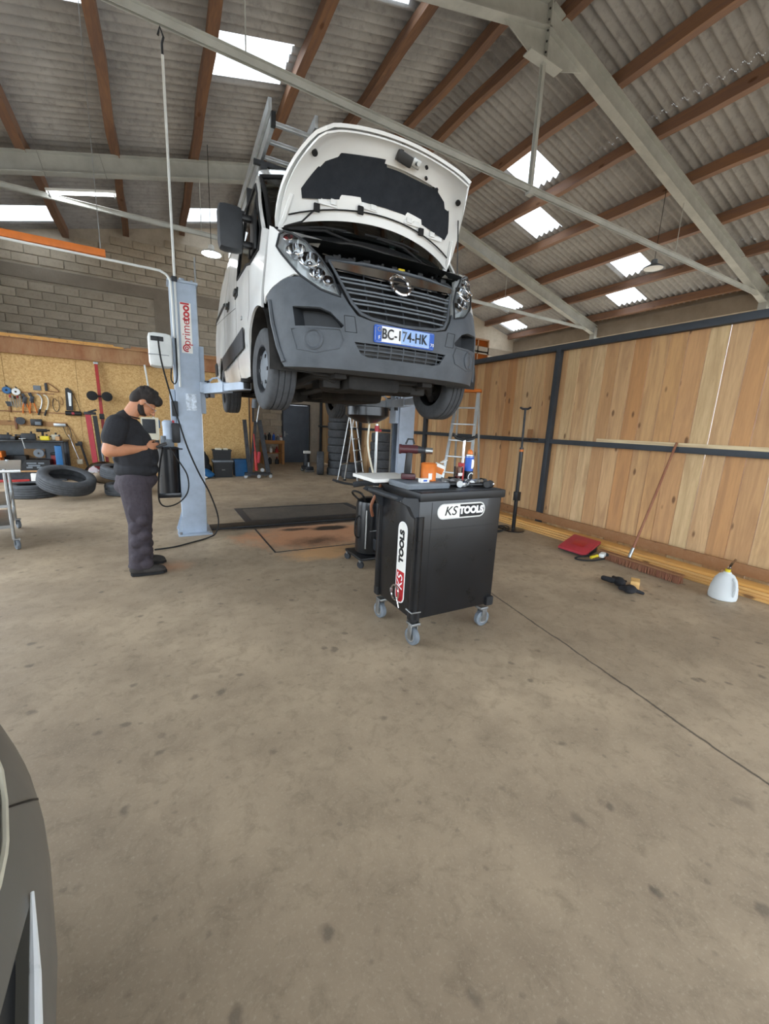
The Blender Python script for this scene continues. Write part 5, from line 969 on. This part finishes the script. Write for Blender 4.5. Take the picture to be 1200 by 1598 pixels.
t = thing('floor_jack', 'dark trolley jack beside the upright tyre', 'jack', (4.05, 12.2, 0)); obj('chassis', MB().box((0, 0, .12), (.24, .5, .12), .02), 'dark_steel', t); obj('saddle', MB().cyl((0, -.15, .18), (0, -.15, .3), .06), 'steel', t); obj('canister', MB().cyl((0, .1, .18), (0, .1, .55), .1), 'dark_steel', t); obj('cap', MB().box((0, .05, .6), (.2, .12, .08), .01), 'paper', t)
for y in (-.2, .2): obj('jack_wheel', MB().cyl((-.14, y, .05), (.14, y, .05), .05), 'steel', t)
# step ladders
def stepladder(name, label, loc, rz, H, spread, wb, wt, top, steps, m='alu'):
    t = thing(name, label, 'stepladder', loc, rz)
    for s in (-1, 1):
        obj('front_stile', MB().beam((s*wb/2, -spread/2, .02), (s*wt/2, 0, H), .05, .025), m, t); obj('rear_stile', MB().beam((s*wb/2, spread/2, .02), (s*wt/2, .03, H), .03, .022), m, t)
        obj('foot', MB().box((s*wb/2, -spread/2, .025), (.05, .07, .05), .008), 'black_rubber', t); obj('foot', MB().box((s*wb/2, spread/2, .025), (.05, .07, .05), .008), 'black_rubber', t)
    for k in range(1, steps+1):
        f = k/(steps+1); y = -spread/2*(1-f); w_ = wb+(wt-wb)*f
        obj('tread', MB().bb(-w_/2, w_/2, y-.04, y+.04, H*f-.012, H*f+.012, .004), m, t)
    obj('rear_brace', MB().beam((-wb*.48, spread*.36, H*.28), (wb*.48, spread*.36, H*.28), .03, .02), m, t)
    obj('top_cap', MB().box((0, .01, H+.01), (wt+.08, .14, .05), .012), top, t); return t
stepladder('stepladder', 'aluminium stepladder standing behind the oil drainer', (4.42, 9.7, 0), R(40), 1.72, .6, .42, .3, 'alu', 5)
sl = stepladder('stepladder', 'aluminium stepladder with orange top standing before the fence', (4.52, 5.4, 0), R(-58), 2.12, .8, .5, .34, 'orange', 7)
# ================================================================ along the fence
t = thing('support_stand', 'tall black support stand with round foot beside the fence', 'support stand', (4.8, 4.38, 0))
obj('round_foot', MB().lathe([(0, .0), (.17, 0), (.17, .014), (.05, .03), (0, .03)], n=28), 'black_paint', t); obj('tube', MB().cyl((0, 0, .02), (0, .015, 1.28), .03, n=14), 'black_paint', t); obj('screw_rod', MB().cyl((0, .015, 1.28), (0, .03, 1.84), .016), 'dark_steel', t); obj('collar', MB().box((0, 0, .54), (.08, .08, .14), .01), 'black_plastic', t); obj('orange_band', MB().cyl((0, .014, 1.22), (0, .014, 1.25), .031), 'orange', t)
obj('cradle', MB().tube([(-.02, .11, 1.865), (-.01, .07, 1.845), (.01, -.01, 1.845), (.02, -.05, 1.865)], .016), 'dark_steel', t); obj('handle_bar', MB().cyl((-.02, -.28, 1.41), (.02, .24, 1.38), .014), 'black_paint', t)
mb = MB(); 
for i in range(3): mb.tube(smoothpath([(4.5+.18*math.cos(a+i)*(1+.2*i)+.02*i, 4.45+.12*math.sin(a*1.1+i), .012+.012*i) for a in [k*.7 for k in range(12)]], 4), .008)
tag(obj('cable_heap', mb, 'black_rubber'), 'tangled black cable heaped on the floor at the stand foot', 'cable')
t = thing('transmission_jack', 'red hydraulic pole jack with black crescent saddle behind the cart', 'jack', (2.475, 2.95, 0))
obj('jack_base', MB().beam((-.22, 0, .06), (.22, 0, .06), .06, .04).beam((0, -.22, .06), (0, .22, .06), .06, .04), 'dark_steel', t); obj('lower_tube', MB().cyl((0, 0, .06), (0, 0, 1.2), .042, n=16), 'red_paint', t); obj('ram_rod', MB().cyl((0, 0, 1.2), (0, 0, 1.42), .014), 'chrome', t); obj('saddle', MB().tube(smoothpath([(-.115, .03, 1.47), (-.08, .02, 1.43), (0, 0, 1.415), (.08, -.02, 1.43), (.115, -.03, 1.47)], 5), [.006]*4+[.016]*13+[.006]*4), 'black_plastic', t)
for x, y in ((-.22, 0), (.22, 0), (0, -.22), (0, .22)): obj('castor', MB().lathe([(0, -.015), (.035, -.015), (.04, 0), (.035, .015), (0, .015)], (x, y, .04), (1, .4, 0), 14), 'dark_plastic', t)
# broom
t = thing('broom', 'wide push broom leaning on the fence with brown handle', 'broom', (4.8, 2.47, 0), R(90-3))
obj('broom_head', MB().box((0, 0, .095), (.98, .07, .022), .008), 'old_wood', t)
mb = MB()
for i in range(64):
    for j in range(4): x = -.47+.94*i/63; y = -.027+.018*j; mb.cyl((x, y, .08), (x+random.uniform(-.012, .012), y*1.35+random.uniform(-.006, .006), .003), .0065, .0045, 5)
tag(obj('bristles', mb, 'handle_wood', t), kind='stuff')
obj('socket', MB().cyl((.12, -.02, .11), (.12, -.07, .22), .02, .018), 'steel', t); obj('handle', MB().cyl((.12, -.06, .2), (.165, -.62, 1.465), .0145, n=10), 'handle_wood', t)
# red folder and strap
t = thing('red_case', 'flat red case lying on the floor boards beside the broom', 'case', (4.76, 3.2, 0), R(12)); obj('case_body', MB().box((0, 0, .1), (.46, .36, .035), .015, (R(4), R(-12), 0)), 'red_plastic', t); obj('case_edge', MB().box((0.003, 0, .08), (.45, .35, .018), .008, (R(4), R(-12), 0)), 'dark_plastic', t); obj('case_stand', MB().box((.1, 0, .035), (.2, .3, .07), .01), 'dark_plastic', t)
obj('print', MB().box((.0, 0, .1195), (.16, .16, .002), .0005, (R(4), R(-12), 0)), 'red_paint', t)
mb = MB(); mb.tube(smoothpath([(4.72, 2.82, .03), (4.55, 2.85, .02), (4.42, 2.92, .02), (4.42, 3.0, .02), (4.55, 2.97, .04), (4.7, 2.9, .05)], 5), .011); tag(obj('strap_cable', mb, 'black_rubber'), 'black looped cable on the floor before the red case', 'cable')
t = thing('floor_tool', 'small white and yellow tool lying by the red case', 'tool', (4.66, 2.86, 0), R(20)); obj('tool_body', MB().box((0.06, -.03, .07), (.13, .06, .05), .015), 'white_plastic', t); obj('tool_grip', MB().cyl((-.01, .01, .065), (-.1, .06, .05), .018), 'yellow', t); obj('tool_head', MB().box((.13, -.06, .07), (.06, .06, .05), .015), 'black_plastic', t)
# gloves and wood block
gl = [('e', (0, 0, .045), (.1, .055, .045), (0, 0, .8)), ('c', (.04, .06, .05), (.09, .12, .04), .022, .016), ('c', (-.05, .05, .05), (-.07, .13, .05), .03, .026), ('c', (.06, -.0, .04), (.13, .01, .025), .018, .014)]
tag(link('work_glove', blob(gl, .007, 'work_glove', 2), 'fabric_black'), 'crumpled black work glove lying behind the wood block', 'glove').location = (4.08, 2.24, 0)
tag(link('work_glove', blob([('e', (0, 0, .04), (.085, .06, .04), (0, 0, .3)), ('c', (.03, -.04, .035), (.07, -.09, .02), .022, .016), ('c', (-.04, .0, .05), (-.05, .06, .04), .03, .024)], .007, 'work_glove', 2), 'fabric_black'), 'crumpled black work glove lying nearest the camera before the broom', 'glove').location = (3.99, 2.08, 0)
o = obj('wood_offcut', MB().box((0, 0, .04), (.14, .08, .08), .006), 'lumber'); o.location = (4.2, 2.15, 0); o.rotation_euler.z = .5; tag(o, 'short pale wood offcut between the gloves and the broom', 'wood block')
# jug
t = thing('oil_jug', 'translucent white oil jug with bent spout before the fence', 'jug', (4.76, 1.62, 0), R(-100))
obj('jug_body', MB().lathe([(0, .002), (.1, .002), (.113, .01), (.116, .04), (.108, .12), (.088, .2), (.06, .245), (.035, .26), (.03, .275), (0, .275)], n=32), 'jug_plastic', t); obj('neck', MB().cyl((0, 0, .27), (0, 0, .3), .022, n=14), 'yellow', t); obj('spout', MB().tube(smoothpath([(0, 0, .295), (.0, .02, .325), (-.02, .08, .35), (-.05, .17, .365)], 5), .011), 'clear_cup', t); obj('handle', MB().tube(smoothpath([(.07, -.02, .225), (.105, -.03, .2), (.122, -.04, .13), (.108, -.03, .06)], 5), .014), 'jug_plastic', t)
# ================================================================ oil drainer
t = thing('oil_drainer', 'black oil drainer tank with pan on a pole under the van', 'oil drainer', (2.02, 3.86, 0))
obj('tank', MB().lathe([(0, .12), (.16, .12), (.175, .14), (.175, .66), (.165, .7), (.1, .735), (.03, .745), (0, .745)], n=28), 'black_paint', t); obj('base_tray', MB().box((0, 0, .105), (.44, .42, .03), .01), 'black_plastic', t)
obj('pole', MB().cyl((.02, 0, .74), (.02, 0, 1.52), .016), 'alu', t); obj('valve', MB().cyl((.02, 0, 1.44), (.02, 0, 1.5), .024).cyl((.02, -.0, 1.46), (.07, 0, 1.45), .012), 'red_plastic', t)
obj('drain_hose', MB().tube(smoothpath([(-.06, .02, 1.52), (-.08, .0, 1.3), (-.03, -.02, 1.05), (.06, -.02, .8), (.05, 0, .73)], 6), .011), 'cream', t)
obj('pan', MB().lathe([(.03, 1.52), (.1, 1.53), (.19, 1.575), (.225, 1.6), (.225, 1.68), (.24, 1.685), (.22, 1.68), (.215, 1.6), (.1, 1.545), (.0, 1.53)], (-.1, 0, 0), n=32), 'black_paint', t)
obj('pan_knob', MB().cyl((-.08, .1, 1.62), (-.08, .1, 1.7), .02), 'black_plastic', t); obj('handle', MB().tube(smoothpath([(-.12, -.08, .7), (-.19, -.12, .8), (-.24, -.04, .82), (-.22, .04, .78), (-.13, .05, .7)], 5), .011), 'black_plastic', t)
obj('gauge', MB().cyl((-.13, -.13, .2), (-.13, -.13, .62), .009), 'alu', t); obj('side_tray', MB().bb(-.06, .26, -.3, -.16, .2, .32, .006), 'dark_plastic', t); obj('tray_bar', MB().cyl((-.1, -.16, .4), (.26, -.22, .42), .005), 'steel', t); obj('tray_trim', MB().box((.1, -.305, .31), (.3, .012, .05), .004), 'steel', t)
obj('side_hose', MB().tube(smoothpath([(-.17, -.03, .3), (-.22, -.05, .35), (-.22, -.05, .5), (-.17, -.03, .55)], 5), .008), 'black_rubber', t)
for x, y in ((-.2, -.17), (.2, -.17), (-.2, .17), (.2, .17)): ca = obj('castor', MB().lathe([(0, -.014), (.038, -.014), (.042, 0), (.038, .014), (0, .014)], (x, y, .043), (1, .5, 0), 16), 'dark_plastic', t); obj('fork', MB().box((x, y, .08), (.04, .03, .03), .006), 'steel', ca)
# ================================================================ black tool cart
t = thing('tool_cart', 'black tool cart on castors with pale lettered badges', 'tool cart', (1.82, 2.4, 0))
x0, x1, y0, y1 = -.36, .36, -.27, .27
obj('cart_body', MB().bb(x0, x1, y0, y1, .2, 1.035, .012), 'black_paint', t); obj('top_edge', MB().bb(x0-.005, x1+.025, y0-.012, y1+.012, 1.03, 1.09, .012), 'black_plastic', t); obj('top_mat', MB().bb(x0+.02, x1, y0+.02, y1-.02, 1.0885, 1.0925), 'dark_plastic', t)
obj('corner_post', MB().cyl((x0+.015, y0+.015, .21), (x0+.015, y0+.015, .93), .034, n=16), 'black_paint', t); obj('corner_post', MB().cyl((x0+.015, y1-.015, .21), (x0+.015, y1-.015, .93), .034, n=16), 'black_paint', t)
hb = MB(); M = Matrix.Translation((x0-.01, y0+.03, 0)) @ Matrix.Rotation(R(90), 4, 'X')
hb.prism([(.03, 1.05), (-.12, 1.06), (-.14, 1.04), (-.06, 1.0), (-.02, .93), (.03, .89)], .05, M); obj('handle_bracket', hb, 'dark_plastic', t)
hb = MB(); hb.prism([(.03, 1.05), (-.12, 1.06), (-.14, 1.04), (-.06, 1.0), (-.02, .93), (.03, .89)], .05, Matrix.Translation((x0-.01, y1-.03, 0)) @ Matrix.Rotation(R(90), 4, 'X')); obj('handle_bracket', hb, 'dark_plastic', t)
obj('push_bar', MB().cyl((x0-.115, y0+.0, 1.045), (x0-.115, y1+.0, 1.045), .02, n=12), 'dark_plastic', t)
for x in (x0+.02, x1-.02):
    for y in (y0+.02, y1-.02): obj('corner_bumper', MB().box((x, y, .225), (.07, .07, .075), .015), 'black_rubber', t)
obj('chrome_trim', MB().tube([(x0-.022, y0+.05, .27), (x0-.02, y0-.018, .265), (x0+.05, y0-.022, .265)], .006), 'steel', t)
for x, y, dx, dy in ((x0+.05, y0+.05, -.02, -.02), (x1-.05, y0+.05, .02, 0), (x0+.05, y1-.05, -.03, 0), (x1-.05, y1-.05, .02, 0)):
    sw = x > 0; ax = (0, 1, 0) if sw else (1, .15, 0)
    ca = obj('castor', MB().lathe([(0, -.02), (.05, -.02), (.062, -.016), (.064, 0), (.062, .016), (.05, .02), (0, .02)], (x+dx, y+dy, .064), ax, 24), 'grey_plastic', t)
    obj('castor_hub', MB().lathe([(0, -.022), (.038, -.022), (.038, .022), (0, .022)], (x+dx, y+dy, .064), ax, 16), 'alu', ca); off = Vector(ax).normalized()*.028
    c = Vector((x+dx, y+dy, .1)); obj('castor_fork', MB().box(c+off, (.045, .006, .11) if sw else (.006, .045, .11), .002).box(c-off, (.045, .006, .11) if sw else (.006, .045, .11), .002).box((x+dx*.5, y+dy*.5, .155), (.075, .075, .02), .005), 'steel', ca)
obj('back_panel_line', MB().bb(x0+.1, x0+.103, y0-.0015, y0+.001, .22, 1.02).bb(x0+.02, x1-.02, y0-.0015, y0+.001, .835, .837), 'black_ink', t)
# badge on the wide face
def badge(parent, Mw, L, Hh, c_bg, kc, tc, red=False):
    def place(mb, dz): return mb
    out = MB(); out.prism(rrect(L, Hh, Hh/2-.001, 8), .002, Mw @ Matrix.Translation((0, 0, .0015))); b = obj('badge', out, 'alu' if not red else 'white_ink', parent)
    inn = MB(); inn.prism(rrect(L-.012, Hh-.012, Hh/2-.008, 8), .002, Mw @ Matrix.Translation((0, 0, .0022))); obj('badge_face', inn, 'paper', b)
    lx = -L*.02; poly = [p for p in rrect(L-.02, Hh-.02, Hh/2-.012, 8)]
    if red: half = [(min(p[0], -L*.1), p[1]) for p in poly]; m = 'red_ink'
    else: half = [(max(p[0], -L*.045), p[1]) for p in poly]; m = 'black_ink'
    q = MB(); q.prism(half, .002, Mw @ Matrix.Translation((0, 0, .003))); obj('badge_field', q, m, b)
    lettering('badge_text', 'KS', Hh*.82, 'black_ink' if not red else 'white_ink', b, Mw @ Matrix.Translation((-L*.24, 0, .0042)), 0, .25, 1, 1.05)
    lettering('badge_text', 'TOOLS', Hh*.62, 'white_ink' if not red else 'black_ink', b, Mw @ Matrix.Translation((L*.2, 0, .0045)), .004, 0, 1, 1.0)
    return b
badge(t, Matrix.Translation((-.005, y0, .955)) @ Matrix.Rotation(R(90), 4, 'X'), .42, .108, 0, 0, 0)
badge(t, Matrix.Translation((x0, -.09, .56)) @ Matrix.Rotation(R(-90), 4, 'Y') @ Matrix.Rotation(R(0), 4, 'Z') @ Matrix(((1, 0, 0, 0), (0, -1, 0, 0), (0, 0, 1, 0), (0, 0, 0, 1))) @ Matrix(((1, 0, 0, 0), (0, -1, 0, 0), (0, 0, 1, 0), (0, 0, 0, 1))), .6, .12, 0, 0, 0, True)
tt = thing('hose_clamp', 'steel ring clamp hanging on the red badge of the cart', 'clamp', (1.445, 2.34, .33)); obj('ring', MB().tube([(-.008, .05*math.cos(R(k*15)), .055*math.sin(R(k*15))) for k in range(24)], .007, 6, True), 'chrome', tt); obj('tail', MB().tube([(-.008, -.03, -.03), (-.01, -.07, -.09)], .006), 'chrome', tt); obj('screw', MB().box((-.01, .05, 0), (.015, .02, .03), .003), 'steel', tt)
# things on the cart
ZT = 1.0925
t = thing('white_board', 'whitish flat board overhanging the cart edge at left', 'board', (1.5, 2.62, ZT)); obj('slab', MB().box((.01, .07, .026), (.38, .36, .026), .004), 'paper', t); obj('rail', MB().bb(-.03, .13, -.08, .2, 0, .013), 'dark_steel', t)
tag(obj('grey_case', MB().box((1.60, 2.36, ZT+.022), (.34, .26, .04), .006).box((1.60, 2.36, ZT+.024), (.346, .266, .006), .002), 'grey_plastic'), 'flat grey plastic case on the cart under the orange tin', 'case')
Z2 = ZT+.0425
t = thing('impact_wrench', 'dark red cordless impact wrench standing on the grey case', 'impact wrench', (1.545, 2.42, Z2), R(-25)); obj('battery', MB().box((.0, 0, .025), (.1, .065, .04), .01), 'maroon', t); obj('grip', MB().box((-.005, 0, .115), (.045, .05, .16), .015, (0, .06, 0)), 'black_plastic', t); obj('motor_body', MB().cyl((-.07, 0, .215), (.055, 0, .215), .03, n=18).cyl((-.075, 0, .215), (-.06, 0, .215), .034), 'maroon', t); obj('top_ring', MB().tube([(-.03, 0, .25), (-.015, 0, .285), (.02, 0, .285), (.03, 0, .25)], .007), 'black_plastic', t); obj('nose', MB().cyl((.055, 0, .215), (.11, 0, .21), .027, .02, n=16), 'dark_steel', t); obj('socket', MB().lathe([(.0, 0), (.022, 0), (.022, .05), (.014, .05), (.013, .02), (0, .02)], (.11, 0, .21), (1, 0, -.03), 16), 'steel', t)
t = thing('orange_tin', 'orange round tin with white label on the grey case', 'tin', (1.675, 2.36, Z2)); obj('tin_body', MB().lathe([(0, .001), (.055, .001), (.057, .004), (.055, .008), (.055, .118), (.057, .122), (.05, .124), (.048, .118), (0, .118)], n=32), 'orange', t); obj('tin_label', MB().box((-.02, -.0525, .035), (.028, .006, .045), .001), 'paper', t)
t = thing('small_carton', 'small white carton before the orange tin', 'carton', (1.585, 2.28, Z2)); obj('carton_body', MB().box((0, 0, .014), (.07, .035, .028), .002), 'paper', t); obj('carton_print', MB().box((0, -.018, .014), (.03, .002, .012), .0003), 'blue_ink', t)
t = thing('striped_box', 'orange and white box tipped open beside the tin', 'box', (1.84, 2.47, ZT+.045), R(-20)); obj('box_body', MB().box((0, 0, .05), (.07, .06, .11), .003, (.1, .35, 0)), 'paper', t); obj('orange_stripe', MB().box((0.0, 0, .06), (.072, .062, .05), .003, (.1, .35, 0)), 'orange', t); obj('flap', MB().box((.04, 0, .125), (.05, .055, .004), .001, (0, -.5, 0)), 'paper', t); obj('box_foot', MB().bb(-.05, .05, -.04, .04, -.044, -.0), 'grey_plastic', t)
t = thing('spray_can', 'dark blue spray can with orange cap at the cart right', 'spray can', (2.095, 2.42, ZT)); obj('can_body', MB().lathe([(0, 0), (.03, 0), (.033, .004), (.033, .21), (.028, .222), (.018, .226), (0, .226)], n=28), 'blue_ink', t); obj('dark_base', MB().lathe([(.0333, .005), (.0335, .1)], n=28), 'black_ink', t); obj('shoulder', MB().lathe([(.0335, .205), (.029, .224), (.02, .229)], n=28), 'alu', t); obj('cap', MB().lathe([(0, .222), (.022, .222), (.02, .25), (.008, .262), (0, .262)], n=20), 'orange', t)
obj('white_swirl', MB().tube([(.001+.022*math.cos(R(40+k*18)), -math.sqrt(max(0, .0338**2-(.022*math.cos(R(40+k*18)))**2)), .055+.032*math.sin(R(40+k*18))) for k in range(17)], .004, 5).bb(-.006, .012, -.0345, -.031, .12, .19).bb(.014, .02, -.032, -.027, .13, .18), 'white_ink', t)
t = thing('fluid_cup', 'clear cup half filled with red fluid before the spray can', 'cup', (2.01, 2.44, ZT)); obj('cup_wall', MB().lathe([(0, .002), (.03, .002), (.034, .13), (.032, .13), (.029, .005), (0, .004)], n=24), 'clear_cup', t); obj('red_fluid', MB().lathe([(0, .005), (.0285, .005), (.03, .065), (0, .065)], n=24), 'red_paint', t); obj('cup_label', MB().box((-.005, -.033, .075), (.04, .004, .022), .001), 'paper', t)
random.seed(3)
toolset = [(1.84, 2.3, 'black_plastic', 'black ratchet handle nearest the cart front edge'), (1.9, 2.36, 'steel', 'steel spanner lying across the tool heap'), (1.95, 2.3, 'black_plastic', 'black socket grip in the middle of the tool heap'), (2.0, 2.28, 'alu', 'bright steel wrench at the front of the tool heap'), (2.06, 2.3, 'chrome', 'chrome clamp beside the spray can'), (2.1, 2.27, 'dark_steel', 'dark pliers at the right of the tool heap'), (1.87, 2.42, 'dark_steel', 'brown-dark connector behind the tool heap'), (1.93, 2.42, 'black_plastic', 'black grip at the back of the tool heap'), (1.97, 2.37, 'dark_steel', 'dark ratchet head beside the cup'), (2.04, 2.24, 'black_plastic', 'black plier handle at the cart front edge'), (1.83, 2.34, 'black_plastic', 'black bit holder next to the striped box'), (2.12, 2.34, 'black_plastic', 'black grip lying right of the spray can')]
for i, (x, y, m, lab) in enumerate(toolset):
    tt = thing('hand_tool', lab, 'hand tool', (x, y, ZT), random.uniform(-1, 1), group='hand tools heaped on the cart'); obj('tool_shaft', MB().cyl((-.07, 0, .016), (.06, .01, .024), .014, .011, n=10), m, tt); obj('tool_head', MB().cyl((.06, -.02, .026), (.06, .035, .026), .024, n=12), m if i % 2 else 'steel', tt); obj('tool_butt', MB().box((-.08, 0, .02), (.04, .035, .035), .01), m, tt)
t = thing('socket_piece', 'black socket with a chrome ring at the cart right corner', 'socket', (2.145, 2.24, ZT)); obj('socket_body', MB().cyl((-.03, 0, .022), (.02, 0, .022), .022, n=18), 'black_plastic', t); obj('socket_ring', MB().cyl((.02, 0, .022), (.034, 0, .022), .0215, n=18), 'chrome', t)
t = thing('blow_gun', 'dark air gun with its hose lying across the cart handle', 'air gun', (1.4, 2.75, 1.02)); obj('gun_body', MB().tube(smoothpath([(.08, -.06, .05), (0, 0, .05), (-.1, .06, .03)], 5), .022), 'dark_plastic', t); obj('gun_nozzle', MB().tube(smoothpath([(-.1, .06, .03), (-.17, .1, .04), (-.24, .14, .06)], 5), .009), 'black_rubber', t); obj('gun_hose', MB().tube(smoothpath([(.08, -.06, .05), (.03, -.12, .02), (-.02, -.1, -.1), (.02, -.05, -.2)], 5), .012), 'handle_wood', t)
# ================================================================ parked grey car, front corner at lower left
CAR = thing('car', 'grey parked car whose front corner shows at the lower left', 'car', (0, 0, 0))
ph = R(8); cf_ = Vector((math.cos(ph), math.sin(ph), 0)); cl_ = Vector((-math.sin(ph), math.cos(ph), 0)); co = cf_*(-.12)+cl_*.6
CP = [(0, 0), (.25, .0), (.5, .02), (.7, .062), (.86, .115), (.95, .17), (1.0, .26), (1.03, .45), (1.03, 1.3), (1.03, 3.3), (.95, 3.9)]
CS = [0]
for a, b in zip(CP, CP[1:]): CS.append(CS[-1]+math.hypot(b[0]-a[0], b[1]-a[1]))
def CR(s, w_, off=0):
    a = abs(s); q = lerp(a, CS, [p[0] for p in CP]); d = lerp(a, CS, [p[1] for p in CP])
    da = .03; tx = lerp(a+da, CS, [p[0] for p in CP])-lerp(max(0, a-da), CS, [p[0] for p in CP]); ty = lerp(a+da, CS, [p[1] for p in CP])-lerp(max(0, a-da), CS, [p[1] for p in CP]); n_ = Vector((ty, tx)).normalized()
    ins = lerp(w_, [.15, .25, .4, .55, .65, .75, .83, .88], [.1, .04, .0, .0, .02, .06, .15, .3])-off
    q -= n_.x*ins; d += n_.y*ins
    return co+cl_*math.copysign(q, s)-cf_*d+Vector((0, 0, w_))
HLc = [(.04, .775), (.1, .745), (.18, .728), (.28, .722), (.38, .727), (.46, .742), (.53, .765), (.56, .79), (.5, .835), (.3, .85), (.1, .83)]
VNT = [(-.35, .52), (-.02, .59), (.1, .615), (.2, .64), (.1, .665), (-.02, .69), (-.2, .71), (-.35, .72)]
full = [(-1.4, .16), (1.6, .16), (1.6, .87), (-1.4, .87)]
obj('front_panel', panel(full, [HLc, mir(HLc), VNT], .06, lambda a, b: CR(a, b)), 'car_grey', CAR, 60)
for sg in (1, -1):
    f = [(sg*a, b) for a, b in HLc]; h_ = obj('headlight', panel(f, [], .05, lambda a, b: CR(a, b, .002)), 'lens', CAR); obj('headlight_housing', panel(f, [], .05, lambda a, b: CR(a, b, -.07)), 'alu', h_)
    obj('headlight_trim', MB().tube([CR(a, b, .003) for a, b in densify(f, .03)], .006, 6, True), 'cream', h_)
    for a, b in ((.2, .78), (.38, .785)): obj('reflector', MB().lathe([(.05, .03), (.045, .01), (.02, -.01), (0, -.012)], CR(sg*a, b, -.05), cf_+Vector((0, 0, .6)), 16), 'chrome', h_)
vn = obj('bumper_vent', panel(VNT, [], .05, lambda a, b: CR(a, b, -.018)), 'black_plastic', CAR)
for k in range(3): obj('vent_slat', MB().tube([CR(-.34+.1*j, .565+.03*k+.025*j*(1-.3*k), -.015) for j in range(4)], .006, 5), 'dark_plastic', vn)
obj('chrome_trim', MB().tube([CR(a, b, .004) for a, b in ((-.4, .5), (-.2, .545), (-.02, .585), (.1, .61), (.22, .645))], [.011, .01, .009, .008, .003], 8), 'lamp_shell', CAR)
obj('panel_gap', MB().tube([CR(.37+.03*k, .722-.026*k, .0) for k in range(14)], .003, 4), 'black_ink', CAR)
mb = MB(); top = [CR(-1.4+3.0*k/40, .87) for k in range(41)]; cen = co-cf_*1.3+Vector((0, 0, .98)); mid = [p.lerp(cen, .45)+Vector((0, 0, .035)) for p in top]
mb.add(top+mid+[cen], [(i, i+1, 42+i, 41+i) for i in range(40)]+[(41+i, 42+i, 82) for i in range(40)]); obj('bonnet', mb, 'car_grey', CAR, 60)
def sec(d, hw, z0, z1): return [co-cf_*d+cl_*q+Vector((0, 0, z)) for q, z in ((-hw, z0), (-hw*.98, (z0+z1)/2), (-hw*.8, z1), (hw*.8, z1), (hw*.98, (z0+z1)/2), (hw, z0))]
mb = MB(); vs_ = sec(1.15, .95, .88, .97)+sec(1.75, .9, .9, 1.42)+sec(2.6, .9, .9, 1.5)+sec(3.6, .88, .9, 1.42)+sec(4.2, .85, .85, .95)
mb.add(vs_, [(6*j+i, 6*j+i+1, 6*j+7+i, 6*j+6+i) for j in range(4) for i in range(5)]); obj('cabin', mb, 'window_glass', CAR)
mb = MB(); vs_ = [p+Vector((0, 0, .01)) for d, z in ((1.7, 1.415), (2.6, 1.5), (3.6, 1.425)) for p in (co-cf_*d-cl_*.74+Vector((0, 0, z)), co-cf_*d+cl_*.74+Vector((0, 0, z)))]; mb.add(vs_, [(0, 1, 3, 2), (2, 3, 5, 4)]); obj('car_roof', mb, 'car_grey', CAR)
mb = MB(); vs_ = [co-cf_*d+cl_*s*1.0+Vector((0, 0, z)) for s in (-1, 1) for d, z in ((1.2, .2), (4.2, .2), (4.2, .9), (1.2, .88))]; mb.add(vs_, [(0, 1, 2, 3), (4, 7, 6, 5), (1, 5, 6, 2), (0, 4, 5, 1)]); obj('body_sides', mb, 'car_grey', CAR)
for d in (.85, 3.4):
    for s in (-1, 1): wv = obj('wheel', MB().lathe([(.0, -.1), (.2, -.1), (.3, -.1), (.32, -.07), (.32, .07), (.3, .1), (.2, .1), (0, .1)], co-cf_*d+cl_*s*.9+Vector((0, 0, .32)), cl_, 30), 'tyre', CAR)
